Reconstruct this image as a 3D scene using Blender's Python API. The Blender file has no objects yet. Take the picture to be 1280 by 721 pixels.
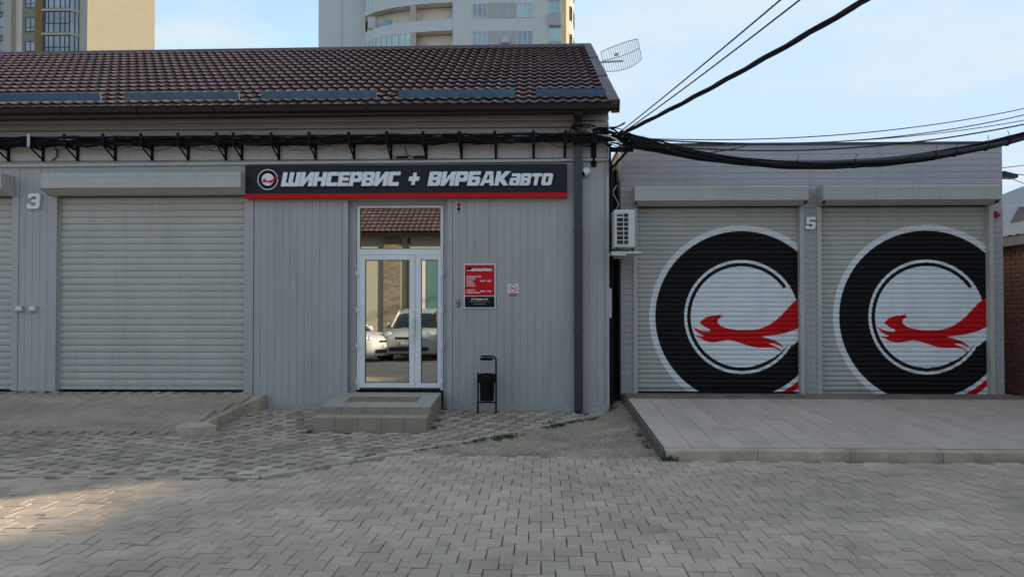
import bpy, bmesh, math, random
import numpy as np
from mathutils import Vector, Matrix, Euler, noise
R = math.radians
random.seed(7)
scene = bpy.context.scene
COL = scene.collection

# ---------------------------------------------------------------- camera, sky, sun, exposure
cam_d = bpy.data.cameras.new('camera'); cam = bpy.data.objects.new('camera', cam_d); COL.objects.link(cam)
cam.location = (0, -11.62, 1.60)
cam.rotation_euler = (R(91.0), 0, R(1.7))
cam_d.sensor_width = 36; cam_d.lens = 950 / 1280 * 36; cam_d.shift_y = 11.9 / 1280
cam_d.clip_start = 0.05; cam_d.clip_end = 3000
scene.camera = cam
scene.view_settings.view_transform = 'Standard'; scene.view_settings.look = 'None'
scene.view_settings.gamma = 1; scene.view_settings.exposure = 2.09
scene.view_settings.use_curve_mapping = False
try:
    scene.cycles.max_bounces = 8; scene.cycles.glossy_bounces = 4
except Exception:
    pass
SUN_AZ, SUN_EL = R(65), R(15)          # azimuth from +Y towards +X
SV = Vector((math.sin(SUN_AZ) * math.cos(SUN_EL), math.cos(SUN_AZ) * math.cos(SUN_EL), math.sin(SUN_EL)))
w = bpy.data.worlds.new('World'); scene.world = w; w.use_nodes = True
nt = w.node_tree; nt.nodes.clear()
out = nt.nodes.new('ShaderNodeOutputWorld'); bg = nt.nodes.new('ShaderNodeBackground'); bg.inputs[1].default_value = 0.09
sky = nt.nodes.new('ShaderNodeTexSky'); sky.sky_type = 'NISHITA'; sky.sun_disc = False
sky.sun_elevation = SUN_EL; sky.sun_rotation = SUN_AZ; sky.air_density = 1.0; sky.dust_density = .6; sky.ozone_density = 1.2
# thin high cloud veils over the whole dome
tc = nt.nodes.new('ShaderNodeTexCoord'); mp = nt.nodes.new('ShaderNodeMapping'); mp.inputs['Scale'].default_value = (1.6, 1.6, 5.5)
cn = nt.nodes.new('ShaderNodeTexNoise'); cn.inputs['Scale'].default_value = 2.2; cn.inputs['Detail'].default_value = 7; cn.inputs['Roughness'].default_value = .58
cr = nt.nodes.new('ShaderNodeMapRange'); cr.inputs['From Min'].default_value = .46; cr.inputs['From Max'].default_value = .78
cr.inputs['To Min'].default_value = .08; cr.inputs['To Max'].default_value = .80
veil = nt.nodes.new('ShaderNodeRGB'); veil.outputs[0].default_value = (2.36, 2.36, 2.32, 1)   # even radiance of the thin cloud veil
mx = nt.nodes.new('ShaderNodeMixRGB')
cap = nt.nodes.new('ShaderNodeMixRGB'); cap.blend_type = 'DARKEN'; cap.inputs['Fac'].default_value = 1; cap.inputs['Color2'].default_value = (1.62, 2.16, 2.66, 1)
L = nt.links.new
L(tc.outputs['Generated'], mp.inputs['Vector']); L(mp.outputs['Vector'], cn.inputs['Vector']); L(cn.outputs['Fac'], cr.inputs['Value'])
L(sky.outputs['Color'], cap.inputs['Color1']); L(cap.outputs['Color'], mx.inputs['Color1']); L(veil.outputs[0], mx.inputs['Color2'])
L(cr.outputs['Result'], mx.inputs['Fac']); L(mx.outputs['Color'], bg.inputs['Color']); L(bg.outputs['Background'], out.inputs['Surface'])
sl = bpy.data.lights.new('sun', 'SUN'); sl.energy = 2.0; sl.angle = R(1.0); sl.color = (1, .86, .66)
so = bpy.data.objects.new('sun', sl); COL.objects.link(so); so.location = (20, 10, 20)
so.rotation_euler = SV.to_track_quat('Z', 'Y').to_euler()

# ---------------------------------------------------------------- materials
def pmat(name, col, rough=.6, metal=0, var=.12, scale=3.0, fine=0, fscale=60, bump=0, bscale=60, isl=0, tint=None, spec=.5, stretch=None, streak=0, sscale=(5, 5, .35), stain=0, stsc=.9):
    m = bpy.data.materials.new(name); m.use_nodes = True
    t = m.node_tree; n = t.nodes; b = n['Principled BSDF']; K = t.links.new
    b.inputs['Roughness'].default_value = rough; b.inputs['Metallic'].default_value = metal
    b.inputs['Specular IOR Level'].default_value = spec
    geo = n.new('ShaderNodeNewGeometry')
    vec = geo.outputs['Position']
    if stretch:
        mpn = n.new('ShaderNodeMapping'); mpn.inputs['Scale'].default_value = stretch; K(vec, mpn.inputs['Vector']); vec = mpn.outputs['Vector']
    cur = n.new('ShaderNodeRGB'); cur.outputs[0].default_value = (*col, 1); cur = cur.outputs[0]
    def mul(fac_socket, lo, hi, fmin=0., fmax=1.):
        nonlocal cur
        mr = n.new('ShaderNodeMapRange'); mr.inputs['From Min'].default_value = fmin; mr.inputs['From Max'].default_value = fmax
        mr.inputs['To Min'].default_value = lo; mr.inputs['To Max'].default_value = hi; K(fac_socket, mr.inputs['Value'])
        vm = n.new('ShaderNodeVectorMath'); vm.operation = 'SCALE'; K(cur, vm.inputs[0]); K(mr.outputs[0], vm.inputs['Scale']); cur = vm.outputs[0]
    if tint:
        nz = n.new('ShaderNodeTexNoise'); nz.inputs['Scale'].default_value = scale * .45; nz.inputs['Detail'].default_value = 5; K(vec, nz.inputs['Vector'])
        mr = n.new('ShaderNodeMapRange'); mr.inputs['From Min'].default_value = .42; mr.inputs['From Max'].default_value = .66; K(nz.outputs['Fac'], mr.inputs['Value'])
        mm = n.new('ShaderNodeMixRGB'); K(mr.outputs[0], mm.inputs['Fac']); K(cur, mm.inputs['Color1']); mm.inputs['Color2'].default_value = (*tint, 1); cur = mm.outputs[0]
    if var:
        nz = n.new('ShaderNodeTexNoise'); nz.inputs['Scale'].default_value = scale; nz.inputs['Detail'].default_value = 6; nz.inputs['Roughness'].default_value = .62; K(vec, nz.inputs['Vector'])
        mul(nz.outputs['Fac'], 1 - var, 1 + var, .3, .7)
        rr = n.new('ShaderNodeMapRange'); rr.inputs['From Min'].default_value = .3; rr.inputs['From Max'].default_value = .7
        rr.inputs['To Min'].default_value = max(0.02, rough - .1); rr.inputs['To Max'].default_value = min(1, rough + .1)
        K(nz.outputs['Fac'], rr.inputs['Value']); K(rr.outputs[0], b.inputs['Roughness'])
    if fine:
        nf = n.new('ShaderNodeTexNoise'); nf.inputs['Scale'].default_value = fscale; nf.inputs['Detail'].default_value = 4; K(geo.outputs['Position'], nf.inputs['Vector'])
        mul(nf.outputs['Fac'], 1 - fine, 1 + fine, .3, .7)
    if streak:
        ms = n.new('ShaderNodeMapping'); ms.inputs['Scale'].default_value = sscale; K(geo.outputs['Position'], ms.inputs['Vector'])
        ns_ = n.new('ShaderNodeTexNoise'); ns_.inputs['Scale'].default_value = 1.6; ns_.inputs['Detail'].default_value = 7; ns_.inputs['Roughness'].default_value = .7; K(ms.outputs['Vector'], ns_.inputs['Vector'])
        mul(ns_.outputs['Fac'], 1, 1 - streak, .5, .75)
    if stain:
        nst = n.new('ShaderNodeTexNoise'); nst.inputs['Scale'].default_value = stsc; nst.inputs['Detail'].default_value = 8; nst.inputs['Roughness'].default_value = .68; nst.inputs['Distortion'].default_value = .6; K(geo.outputs['Position'], nst.inputs['Vector'])
        mul(nst.outputs['Fac'], 1, 1 - stain, .56, .66)
    if isl:
        oi = n.new('ShaderNodeObjectInfo'); ad = n.new('ShaderNodeMath'); ad.operation = 'ADD'; fr = n.new('ShaderNodeMath'); fr.operation = 'FRACT'
        K(oi.outputs['Random'], ad.inputs[0]); K(geo.outputs['Random Per Island'], ad.inputs[1]); K(ad.outputs[0], fr.inputs[0])
        mul(fr.outputs[0], 1 - isl, 1 + isl)
        m7 = n.new('ShaderNodeMath'); m7.operation = 'MULTIPLY'; m7.inputs[1].default_value = 7.31; f2 = n.new('ShaderNodeMath'); f2.operation = 'FRACT'
        K(fr.outputs[0], m7.inputs[0]); K(m7.outputs[0], f2.inputs[0])
        m8 = n.new('ShaderNodeMath'); m8.operation = 'MULTIPLY'; m8.inputs[1].default_value = .55; K(f2.outputs[0], m8.inputs[0])
        mm = n.new('ShaderNodeMixRGB'); mm.blend_type = 'MULTIPLY'; K(m8.outputs[0], mm.inputs['Fac']); K(cur, mm.inputs['Color1']); mm.inputs['Color2'].default_value = (1, .93, .9, 1); cur = mm.outputs[0]
    K(cur, b.inputs['Base Color'])
    if bump:
        nb = n.new('ShaderNodeTexNoise'); nb.inputs['Scale'].default_value = bscale; nb.inputs['Detail'].default_value = 5; K(geo.outputs['Position'], nb.inputs['Vector'])
        bp = n.new('ShaderNodeBump'); bp.inputs['Strength'].default_value = bump; bp.inputs['Distance'].default_value = .01; K(nb.outputs['Fac'], bp.inputs['Height']); K(bp.outputs[0], b.inputs['Normal'])
    return m

M = {}
M['clad'] = pmat('grey_cladding', (.415, .406, .402), .42, var=.07, scale=1.2, fine=.03, stretch=(1, 1, .25), streak=.16)
M['flash'] = pmat('grey_flashing', (.412, .404, .40), .42, var=.05, scale=1.5)
M['fascia'] = pmat('fascia_sheet', (.57, .55, .53), .5, var=.09, scale=1.6, stretch=(1, 1, .5), streak=.22)
M['siding'] = pmat('siding_board', (.57, .55, .525), .5, var=.08, scale=1.3, stretch=(.4, 1, 1))
M['bclad'] = pmat('lilac_grey_panel', (.415, .395, .40), .42, var=.06, scale=1.2, streak=.15)
M['slat'] = pmat('shutter_paint', (.475, .46, .42), .42, var=.06, scale=1.5, fine=.03, streak=.13)
M['white'] = pmat('white_print', (.78, .80, .80), .42, var=.05, streak=.10, spec=0.15)
M['black'] = pmat('black_print', (.012, .011, .012), .55, var=.15, spec=0.15)
M['red'] = pmat('red_print', (.60, .008, .012), .45, var=.08, streak=.15, spec=0.15)
M['tile'] = pmat('brown_roof_tile', (.14, .088, .078), .62, var=.22, scale=1.3, isl=.16, spec=.3)
M['brown'] = pmat('brown_flashing', (.075, .040, .036), .5, var=.12)
M['gutter'] = pmat('dark_brown_gutter', (.020, .0105, .009), .6, var=.12, spec=.25)
M['snow'] = pmat('blue_grey_guard', (.075, .15, .235), .45, var=.22, scale=4)
M['steel_black'] = pmat('black_steel', (.006, .006, .007), .55, var=.15, scale=9, spec=0.12)
M['cable'] = pmat('cable_rubber', (.009, .009, .010), .6, var=.2, scale=9, spec=.25)
M['cable_grey'] = pmat('grey_cable', (.06, .06, .065), .55, var=.2, scale=9)
M['cable_white'] = pmat('white_cable', (.55, .55, .52), .5, var=.1)
M['pipe'] = pmat('graphite_pipe', (.040, .042, .048), .4, var=.1)
M['sign'] = pmat('sign_navy', (.020, .022, .031), .5, var=.08, spec=.2)
M['letter'] = pmat('letter_acrylic', (.84, .85, .86), .35, var=.05, scale=8)
M['upvc'] = pmat('white_upvc', (.80, .80, .80), .3, var=.04)
M['film'] = pmat('mirror_film_glass', (.55, .555, .51), .0, metal=1, var=0)
M['rubber'] = pmat('black_gasket', (.02, .02, .02), .6, var=0)
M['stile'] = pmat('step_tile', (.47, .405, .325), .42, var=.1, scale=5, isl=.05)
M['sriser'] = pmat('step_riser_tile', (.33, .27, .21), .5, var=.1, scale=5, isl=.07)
M['grout'] = pmat('grout', (.12, .10, .085), .85, var=.2, scale=12)
M['mat'] = pmat('coir_mat', (.30, .235, .17), .95, var=.3, scale=20, bump=.8, bscale=220)
M['paver'] = pmat('concrete_paver', (.58, .455, .335), .8, var=.16, scale=1.1, fine=.10, fscale=170, bump=.5, bscale=260, isl=.10, stain=.14, stsc=1.3, streak=.22, sscale=(.8, .5, 1), tint=(.50, .41, .30), spec=.2)
M['paver2'] = pmat('wave_paver', (.49, .395, .295), .85, var=.2, scale=1.6, fine=.1, fscale=150, bump=.5, bscale=260, isl=.24, tint=(.43, .355, .26), spec=.2)
M['paver2s'] = pmat('dark_small_paver', (.27, .225, .17), .85, var=.2, scale=1.6, fine=.1, fscale=150, bump=.5, bscale=260, isl=.2, spec=.2)
M['paver3'] = pmat('ramp_paver', (.47, .375, .285), .85, var=.22, scale=1.2, fine=.1, fscale=150, bump=.5, bscale=260, isl=.05, streak=.25, sscale=(.6, 2.5, 1), tint=(.36, .29, .215), stretch=(.5, 1.6, 1), spec=.2)
M['joint'] = pmat('joint_sand', (.075, .062, .045), .95, var=.3, scale=9, bump=.5)
M['sand'] = pmat('gritty_sand', (.42, .335, .235), .95, var=.26, scale=2.4, fine=.5, fscale=75, bump=1, bscale=110, tint=(.31, .24, .165), spec=.2)
M['kerb'] = pmat('kerb_concrete', (.57, .485, .37), .85, var=.2, scale=5, fine=.1, bump=.7, bscale=110, isl=.08, tint=(.42, .36, .26), spec=.2)
M['rtile'] = pmat('porcelain_tile', (.59, .475, .375), .6, var=.07, scale=.9, fine=.04, isl=.05, stretch=(1, .4, 1), stain=.14, stsc=1.7, streak=.24, sscale=(2.2, .35, 1), spec=.2)
M['rtile2'] = pmat('threshold_tile', (.25, .18, .14), .6, var=.15, scale=4, isl=.1)
M['concrete'] = pmat('concrete', (.42, .365, .285), .85, var=.22, scale=4, fine=.12, bump=.9, bscale=60, tint=(.31, .27, .20), spec=.2)
M['earth'] = pmat('earth', (.13, .11, .085), .95, var=.3, scale=3, bump=.6)
M['grass'] = pmat('grass_blade', (.07, .085, .025), .7, var=.35, scale=9)
M['brick'] = pmat('red_brick', (.31, .15, .105), .85, var=.2, scale=8, bump=.5, bscale=120, isl=.16)
M['palebrick'] = pmat('pale_brick', (.30, .26, .19), .85, var=.2, scale=8, isl=.2)
M['mortar'] = pmat('mortar', (.20, .17, .15), .9, var=.2)
M['slate'] = pmat('slate_roof', (.33, .325, .31), .75, var=.2, scale=5)
M['acwhite'] = pmat('ac_casing', (.62, .62, .58), .42, var=.06, scale=6)
M['dark'] = pmat('dark_void', (.01, .01, .011), .6, var=0)
M['galv'] = pmat('galvanised', (.36, .37, .38), .42, metal=.7, var=.15, scale=12)
M['wire'] = pmat('antenna_rod', (.34, .34, .35), .5, var=.1)
M['poster_red'] = pmat('poster_red', (.62, .012, .016), .4, var=.04, spec=0.15)
M['plast'] = pmat('grey_plastic', (.5, .5, .48), .4, var=.06)
M['redlens'] = pmat('red_lens', (.45, .02, .015), .25, var=.05)
M['bag'] = pmat('bin_bag', (.006, .006, .006), .42, var=.2, scale=20, bump=.7, bscale=45, spec=0.12)
M['cream'] = pmat('cream_render', (.55, .45, .30), .85, var=.05, scale=.8, fine=.04, fscale=8)
M['tgrey'] = pmat('tower_grey', (.30, .255, .21), .8, var=.07, scale=.3)
M['tochre'] = pmat('tower_ochre', (.26, .165, .045), .8, var=.08, scale=.5)
M['tpale'] = pmat('tower_pale', (.47, .42, .355), .8, var=.06, scale=.4)
M['twhite'] = pmat('tower_white_panel', (.60, .60, .57), .6, var=.05, scale=.25)
M['twgrey'] = pmat('tower_grey_panel', (.42, .425, .41), .6, var=.05, scale=.25)
M['tbalc'] = pmat('balcony_parapet', (.58, .60, .58), .55, var=.05, scale=.3)
M['tback'] = pmat('balcony_back', (.78, .68, .57), .8, var=.08, scale=.4)
M['tglass'] = pmat('window_glass', (.24, .27, .31), .08, metal=.55, var=.35, scale=.35, spec=.9)
M['tglass2'] = pmat('window_glass_teal', (.34, .46, .46), .08, metal=.4, var=.3, scale=.3, spec=.9)
M['tframe'] = pmat('dark_frame', (.03, .032, .036), .5, var=0)
M['tframew'] = pmat('white_frame', (.66, .66, .64), .5, var=0)
M['yplast'] = pmat('yellow_plaster', (.50, .46, .36), .85, var=.07, scale=.9, fine=.05)
M['teal'] = pmat('teal_panel', (.12, .26, .26), .4, var=.06)
M['carsilver'] = pmat('silver_car_paint', (.48, .48, .46), .22, metal=.1, var=.02)
M['carwhite'] = pmat('white_car_paint', (.72, .72, .69), .22, var=.02)
M['carglass'] = pmat('car_glass', (.012, .014, .016), .05, var=0, spec=.8)
M['tyre'] = pmat('tyre_rubber', (.02, .02, .02), .8, var=.1)
M['lamp'] = pmat('lamp_glass', (.75, .76, .78), .08, var=0, metal=.3)
M['coal'] = pmat('asphalt', (.06, .058, .055), .9, var=.2, scale=2, bump=.6)

# ---------------------------------------------------------------- helpers
def wloc(o):
    v = Vector((0, 0, 0))
    while o is not None:
        v += Vector(o.location); o = o.parent
    return v

def tag(o, label=None, cat=None, group=None, kind=None):
    if label: o['label'] = label
    if cat: o['category'] = cat
    if group: o['group'] = group
    if kind: o['kind'] = kind
    return o

def empty(name, loc, label=None, cat=None, group=None, rz=0, parent=None):
    o = bpy.data.objects.new(name, None); COL.objects.link(o); o.empty_display_size = .2
    if parent is not None:
        o.parent = parent; o.location = Vector(loc) - wloc(parent)
    else:
        o.location = loc
    o.rotation_euler = (0, 0, rz)
    return tag(o, label, cat, group)

class MB:
    def __init__(s): s.v = []; s.f = []; s.mi = []; s.cur = 0
    def mat(s, i): s.cur = i; return s
    def face(s, pts):
        b = len(s.v); s.v += [tuple(p) for p in pts]; s.f.append(tuple(range(b, b + len(pts)))); s.mi.append(s.cur)
    def mesh(s, vs, fs):
        b = len(s.v); s.v += [tuple(p) for p in vs]
        for f in fs: s.f.append(tuple(b + i for i in f)); s.mi.append(s.cur)
    def box(s, x0, x1, y0, y1, z0, z1, T=None):
        vs = [(x, y, z) for z in (z0, z1) for y in (y0, y1) for x in (x0, x1)]
        if T: vs = [T(p) for p in vs]
        s.mesh(vs, [(0, 2, 3, 1), (4, 5, 7, 6), (0, 1, 5, 4), (2, 6, 7, 3), (0, 4, 6, 2), (1, 3, 7, 5)]); return s
    def bbox(s, x0, x1, y0, y1, z0, z1, b=.005, T=None):      # box with chamfered top and vertical edges
        vs = []
        for z, q in ((z0, 0), (z1 - b, 0), (z1, b)):
            vs += [(x0 + q, y0 + q, z), (x1 - q, y0 + q, z), (x1 - q, y1 - q, z), (x0 + q, y1 - q, z)]
        if T: vs = [T(p) for p in vs]
        fs = [(3, 2, 1, 0), (8, 9, 10, 11)]
        for k in (0, 4):
            for i in range(4): fs.append((k + i, k + (i + 1) % 4, k + 4 + (i + 1) % 4, k + 4 + i))
        s.mesh(vs, fs); return s
    def prism(s, poly, axis, a0, a1):                         # poly in the two other axes
        def P(p, a):
            return (a, p[0], p[1]) if axis == 'x' else (p[0], a, p[1]) if axis == 'y' else (p[0], p[1], a)
        n = len(poly); vs = [P(p, a0) for p in poly] + [P(p, a1) for p in poly]
        fs = [tuple(range(n - 1, -1, -1)), tuple(range(n, 2 * n))] + [(i, (i + 1) % n, n + (i + 1) % n, n + i) for i in range(n)]
        s.mesh(vs, fs); return s
    def tube(s, pts, r, seg=6, cap=True):
        pts = [Vector(p) for p in pts]; n = len(pts); rs = r if isinstance(r, (list, tuple)) else [r] * n
        ref = None; vs = []
        for i, p in enumerate(pts):
            t = (pts[min(i + 1, n - 1)] - pts[max(i - 1, 0)]).normalized()
            if ref is None:
                ref = t.orthogonal().normalized()
            ref = (ref - t * ref.dot(t)).normalized(); bi = t.cross(ref)
            for k in range(seg):
                a = 2 * math.pi * k / seg
                vs.append(p + (ref * math.cos(a) + bi * math.sin(a)) * rs[i])
        fs = []
        for i in range(n - 1):
            for k in range(seg):
                k2 = (k + 1) % seg
                fs.append((i * seg + k, i * seg + k2, (i + 1) * seg + k2, (i + 1) * seg + k))
        if cap:
            fs.append(tuple(range(seg - 1, -1, -1))); fs.append(tuple((n - 1) * seg + k for k in range(seg)))
        s.mesh(vs, fs); return s
    def lathe(s, prof, c, seg=16, axis='z'):
        vs = []; n = len(prof)
        for r, h in prof:
            for k in range(seg):
                a = 2 * math.pi * k / seg
                d = (r * math.cos(a), r * math.sin(a), h)
                if axis == 'y': d = (d[0], d[2], d[1])
                if axis == 'x': d = (d[2], d[0], d[1])
                vs.append((c[0] + d[0], c[1] + d[1], c[2] + d[2]))
        fs = [(i * seg + k, i * seg + (k + 1) % seg, (i + 1) * seg + (k + 1) % seg, (i + 1) * seg + k) for i in range(n - 1) for k in range(seg)]
        fs.append(tuple(range(seg - 1, -1, -1))); fs.append(tuple((n - 1) * seg + k for k in range(seg)))
        s.mesh(vs, fs); return s
    def me(s, name, mats, smooth=False, off=None, fixn=True):
        m = bpy.data.meshes.new(name)
        vs = s.v if off is None else [(v[0] - off[0], v[1] - off[1], v[2] - off[2]) for v in s.v]
        m.from_pydata(vs, [], s.f)
        for mm in (mats if isinstance(mats, (list, tuple)) else [mats]): m.materials.append(mm)
        m.polygons.foreach_set('material_index', s.mi)
        if smooth: m.polygons.foreach_set('use_smooth', [True] * len(m.polygons))
        m.update()
        if fixn and len(s.f) < 60000:
            bm = bmesh.new(); bm.from_mesh(m); bmesh.ops.recalc_face_normals(bm, faces=bm.faces); bm.to_mesh(m); bm.free()
        return m
    def build(s, name, mats, parent=None, smooth=False, loc=None, local=False, fixn=True):
        """verts are world coordinates unless local; loc is the world origin of a top-level object"""
        if local: off = None
        elif parent is not None: off = wloc(parent)
        else: off = Vector(loc) if loc is not None else None
        o = bpy.data.objects.new(name, s.me(name, mats, smooth, off, fixn)); COL.objects.link(o)
        if parent is not None: o.parent = parent
        elif loc is not None: o.location = loc
        if smooth:
            try:
                md = o.data; md.set_sharp_from_angle(angle=R(40))
            except Exception: pass
        return o

def inst(name, me, parent, loc, rot=None):
    o = bpy.data.objects.new(name, me); COL.objects.link(o); o.parent = parent
    o.location = loc
    if rot: o.rotation_euler = rot
    return o

def curve_mesh(name, loops=None, depth=.02, bevel=0, text=None, size=1, shear=0, offset=0, align='LEFT', spacing=1, res=3):
    """flat outline (or text) to a mesh standing in the XZ plane, front face towards -Y at y=0"""
    if text is not None:
        c = bpy.data.curves.new(name, 'FONT'); c.body = text; c.size = size; c.shear = shear; c.offset = offset; c.align_x = align; c.space_character = spacing; c.resolution_u = res
    else:
        c = bpy.data.curves.new(name, 'CURVE'); c.dimensions = '2D'
        for lp in loops:
            sp = c.splines.new('POLY'); sp.points.add(len(lp) - 1)
            for p, q in zip(sp.points, lp): p.co = (q[0], q[1], 0, 1)
            sp.use_cyclic_u = True
    c.fill_mode = 'BOTH'; c.extrude = max(depth / 2 - bevel, 0); c.bevel_depth = bevel; c.bevel_resolution = 0
    t = bpy.data.objects.new('tmp', c); COL.objects.link(t)
    bpy.context.view_layer.update()
    me = bpy.data.meshes.new_from_object(t.evaluated_get(bpy.context.evaluated_depsgraph_get()))
    bpy.data.objects.remove(t); bpy.data.curves.remove(c)
    n = len(me.vertices); co = np.zeros(n * 3); me.vertices.foreach_get('co', co); co = co.reshape(-1, 3)
    new = np.stack([co[:, 0], -co[:, 2] + depth / 2, co[:, 1]], 1)
    me.vertices.foreach_set('co', new.ravel()); me.update(); me.name = name
    return me

def put(name, me, mat_, parent, loc):
    """mesh with world location, as a child of parent or top level"""
    me.materials.clear(); me.materials.append(mat_)
    o = bpy.data.objects.new(name, me); COL.objects.link(o)
    if parent is not None: o.parent = parent; o.location = Vector(loc) - wloc(parent)
    else: o.location = loc
    return o

def arc(cx, cz, r, a0, a1, n=48):
    return [(cx + r * math.cos(a0 + (a1 - a0) * i / n), cz + r * math.sin(a0 + (a1 - a0) * i / n)) for i in range(n + (0 if abs(a1 - a0) >= 6.28 else 1))]

def nz(x, y, s=1.0, z=0.): return noise.noise(Vector((x * s, y * s, z)))

ORD = ['first', 'second', 'third', 'fourth', 'fifth', 'sixth', 'seventh', 'eighth', 'ninth', 'tenth', 'eleventh', 'twelfth', 'thirteenth', 'fourteenth', 'fifteenth', 'sixteenth', 'seventeenth', 'eighteenth']

# ================================================================ GROUND
g = MB(); g.face([(-900, -900, -.06), (900, -900, -.06), (900, 900, -.06), (-900, 900, -.06)])
tag(g.build('ground', M['earth']), kind='structure')

def apron_z(x, y):                                   # the paving rises towards the workshop wall
    k = max(0., 1 + y / 1.6); k = k * k * (3 - 2 * k) if k < 1 else 1
    return .10 * k * (1 - .5 * min(1, max(0, x / 1.1))) + .01 * nz(x, y, .8)
KA, KB = Vector((-2.62, -4.36)), Vector((1.12, -.10))       # diagonal kerb line
def kerb_y(x): return KA.y + (x - KA.x) / (KB.x - KA.x) * (KB.y - KA.y)
def yard_top(x):
    if x < KA.x: return -4.37
    if x < -1.55: return kerb_y(x) - .02
    if x < 1.41: return -3.12 - .12 * min(1, max(0, (x + 1.55)))+ .12
    return -3.36
def yard_z(x, y):
    d = math.hypot((x + 2.6) / 1.2, (y + 6.2) / .9)
    return .012 * nz(x, y, .55) + .034 * math.exp(-d * d) * (1 + nz(x, y, 2.2))
# yard: sand bed below, squares of two sizes interlocked above
yb = MB(); N = 44
xs = np.linspace(-14, 8.1, N + 1)
for i in range(N):
    for (ya, yc) in ((-18, -14), (-14, -11), (-11, -8), (-8, -6.5), (-6.5, -5.2), (-5.2, None)):
        a, b = xs[i], xs[i + 1]
        y1a, y1b = (yc, yc) if yc is not None else (yard_top(a), yard_top(b))
        yb.face([(a, ya, -.03), (b, ya, -.03), (b, y1b, -.03), (a, y1a, -.03)])
yard = tag(yb.build('yard_paving', M['joint']), kind='structure')
A2, A1 = .18, .09; J = .0029
def sq_mesh(name, s):
    m = MB(); m.bbox(-s / 2 + J, s / 2 - J, -s / 2 + J, s / 2 - J, -.05, 0, .0032); return m.me(name, M['paver'])
sqm = {A2: sq_mesh('paver_large', A2), A1: sq_mesh('paver_small', A1)}
cands = []; rot = R(-.5); cr_, sr_ = math.cos(rot), math.sin(rot)
CAM = Vector(cam.location)
for i in range(-160, 160):
    for j in range(-160, 160):
        for s, ox, oy in ((A2, A2 / 2, A2 / 2), (A1, A2 - A1 / 2, A2 + A1 / 2)):
            x = i * A2 - j * A1 + ox; y = i * A1 + j * A2 + oy
            x, y = x * cr_ - y * sr_ - 2.5, x * sr_ + y * cr_ - 9
            if not (-13.5 < x < 8.0 and -16.5 < y): continue
            if y + s * .42 > yard_top(x): continue
            cands.append((x, y, s))
def inview(x, y):
    d = y - CAM.y
    return d > 4.3 and abs(x + .03 * d) < .70 * d
vis = [c for c in cands if inview(c[0], c[1])]
vis.sort(key=lambda c: -(c[2] ** 2 / (c[1] - CAM.y) ** 3))
near = set(vis[:300])
rest = MB()
for c in cands:
    x, y, s = c
    z = yard_z(x, y) + random.uniform(-.003, .003)
    e = .08
    tx = (yard_z(x, y + e) - yard_z(x, y - e)) / (2 * e) + random.gauss(0, .009)
    ty = -(yard_z(x + e, y) - yard_z(x - e, y)) / (2 * e) + random.gauss(0, .009)
    rz_ = rot + random.gauss(0, .006) * (3 if -4 < x < -1 and y < -5.4 else 1)
    dx, dy = random.gauss(0, .0012), random.gauss(0, .0012)
    if c in near:
        inst('paver', sqm[s], yard, (x + dx, y + dy, z), (tx, ty, rz_))
    else:
        Tm = Matrix.Translation((x + dx, y + dy, z)) @ Euler((tx, ty, rz_)).to_matrix().to_4x4()
        rest.bbox(-s / 2 + J, s / 2 - J, -s / 2 + J, s / 2 - J, -.05, 0, .0032, T=lambda p: Tm @ Vector(p))
o = rest.build('paver_field', M['paver'], yard, fixn=False); o['kind'] = 'stuff'

# apron: wave pavers up to the wall
ab = MB()
NX, NY = 60, 14
for i in range(NX):
    for j in range(NY):
        q = []
        for a, b in ((i, j), (i + 1, j), (i + 1, j + 1), (i, j + 1)):
            x = -14 + 15.12 * a / NX; y0 = -4.35 if x < KA.x else kerb_y(x)
            y = y0 + (0.0 - y0) * b / NY; q.append((x, y, apron_z(x, y) - .02))
        ab.face(q)
apron = tag(ab.build('apron_paving', M['joint']), kind='structure')
RAX = lambda y: -4.13 + .25 * y if y > -1.9 else -4.6        # right edge of the workshop ramp
RTOP, RFR = .355, -1.86
def ramp_z(y): return RTOP + (RTOP - .03) * (y / -RFR)
def wave_field(inside, zf, name, parent, mat_, k_=1.0):
    m = MB(); LL, WW, am = .225, .1125, .013; g_ = .004
    for a in range(-10, 150):
        x = -14 + a * WW
        for b in range(-2, 22):
            y = -4.5 + b * LL + (LL / 2 if a % 2 else 0)
            cx, cy = x + WW / 2, y + LL / 2
            if not inside(cx, cy): continue
            jz = random.uniform(-.006, .006) * k_; tl = random.gauss(0, .012) * k_; tl2 = random.gauss(.012, .02) * k_
            left, right = [], []
            for k in range(5):
                yy = g_ + (LL - 2 * g_) * k / 4; off = am * (1 if k % 2 else -1) * .5
                left.append((x + .0012 + off, y + yy)); right.append((x + WW - .0012 + off, y + yy))
            loop = left[::-1] + right
            top = []; bot = []; mid = []
            for p in loop:
                dx, dy = p[0] - cx, p[1] - cy
                z = zf(p[0], p[1]) + jz + dx * tl + dy * tl2
                bot.append((p[0], p[1], z - .04)); mid.append((p[0], p[1], z - .005)); top.append((cx + dx * .985, cy + dy * .955, z))
            n = len(loop)
            m.mesh(bot + mid + top, [tuple(range(2 * n, 3 * n))] + [(q * n + i, q * n + (i + 1) % n, (q + 1) * n + (i + 1) % n, (q + 1) * n + i) for q in (0, 1) for i in range(n)])
    o = m.build(name, mat_, parent); o['kind'] = 'stuff'; return o
def in_apron(x, y):
    if y > -.03 or y < -4.31: return False
    if x > KA.x and y < kerb_y(x) + .16: return False
    if x < RAX(y) - .02 and y > RFR + .05: return False
    if -3.02 < x < -1.40 and y > -1.56: return False
    return -9.3 < x < 1.1
sqf = MB()                                                    # same two sizes of square as the yard, laid the other way round; the small ones darker
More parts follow.
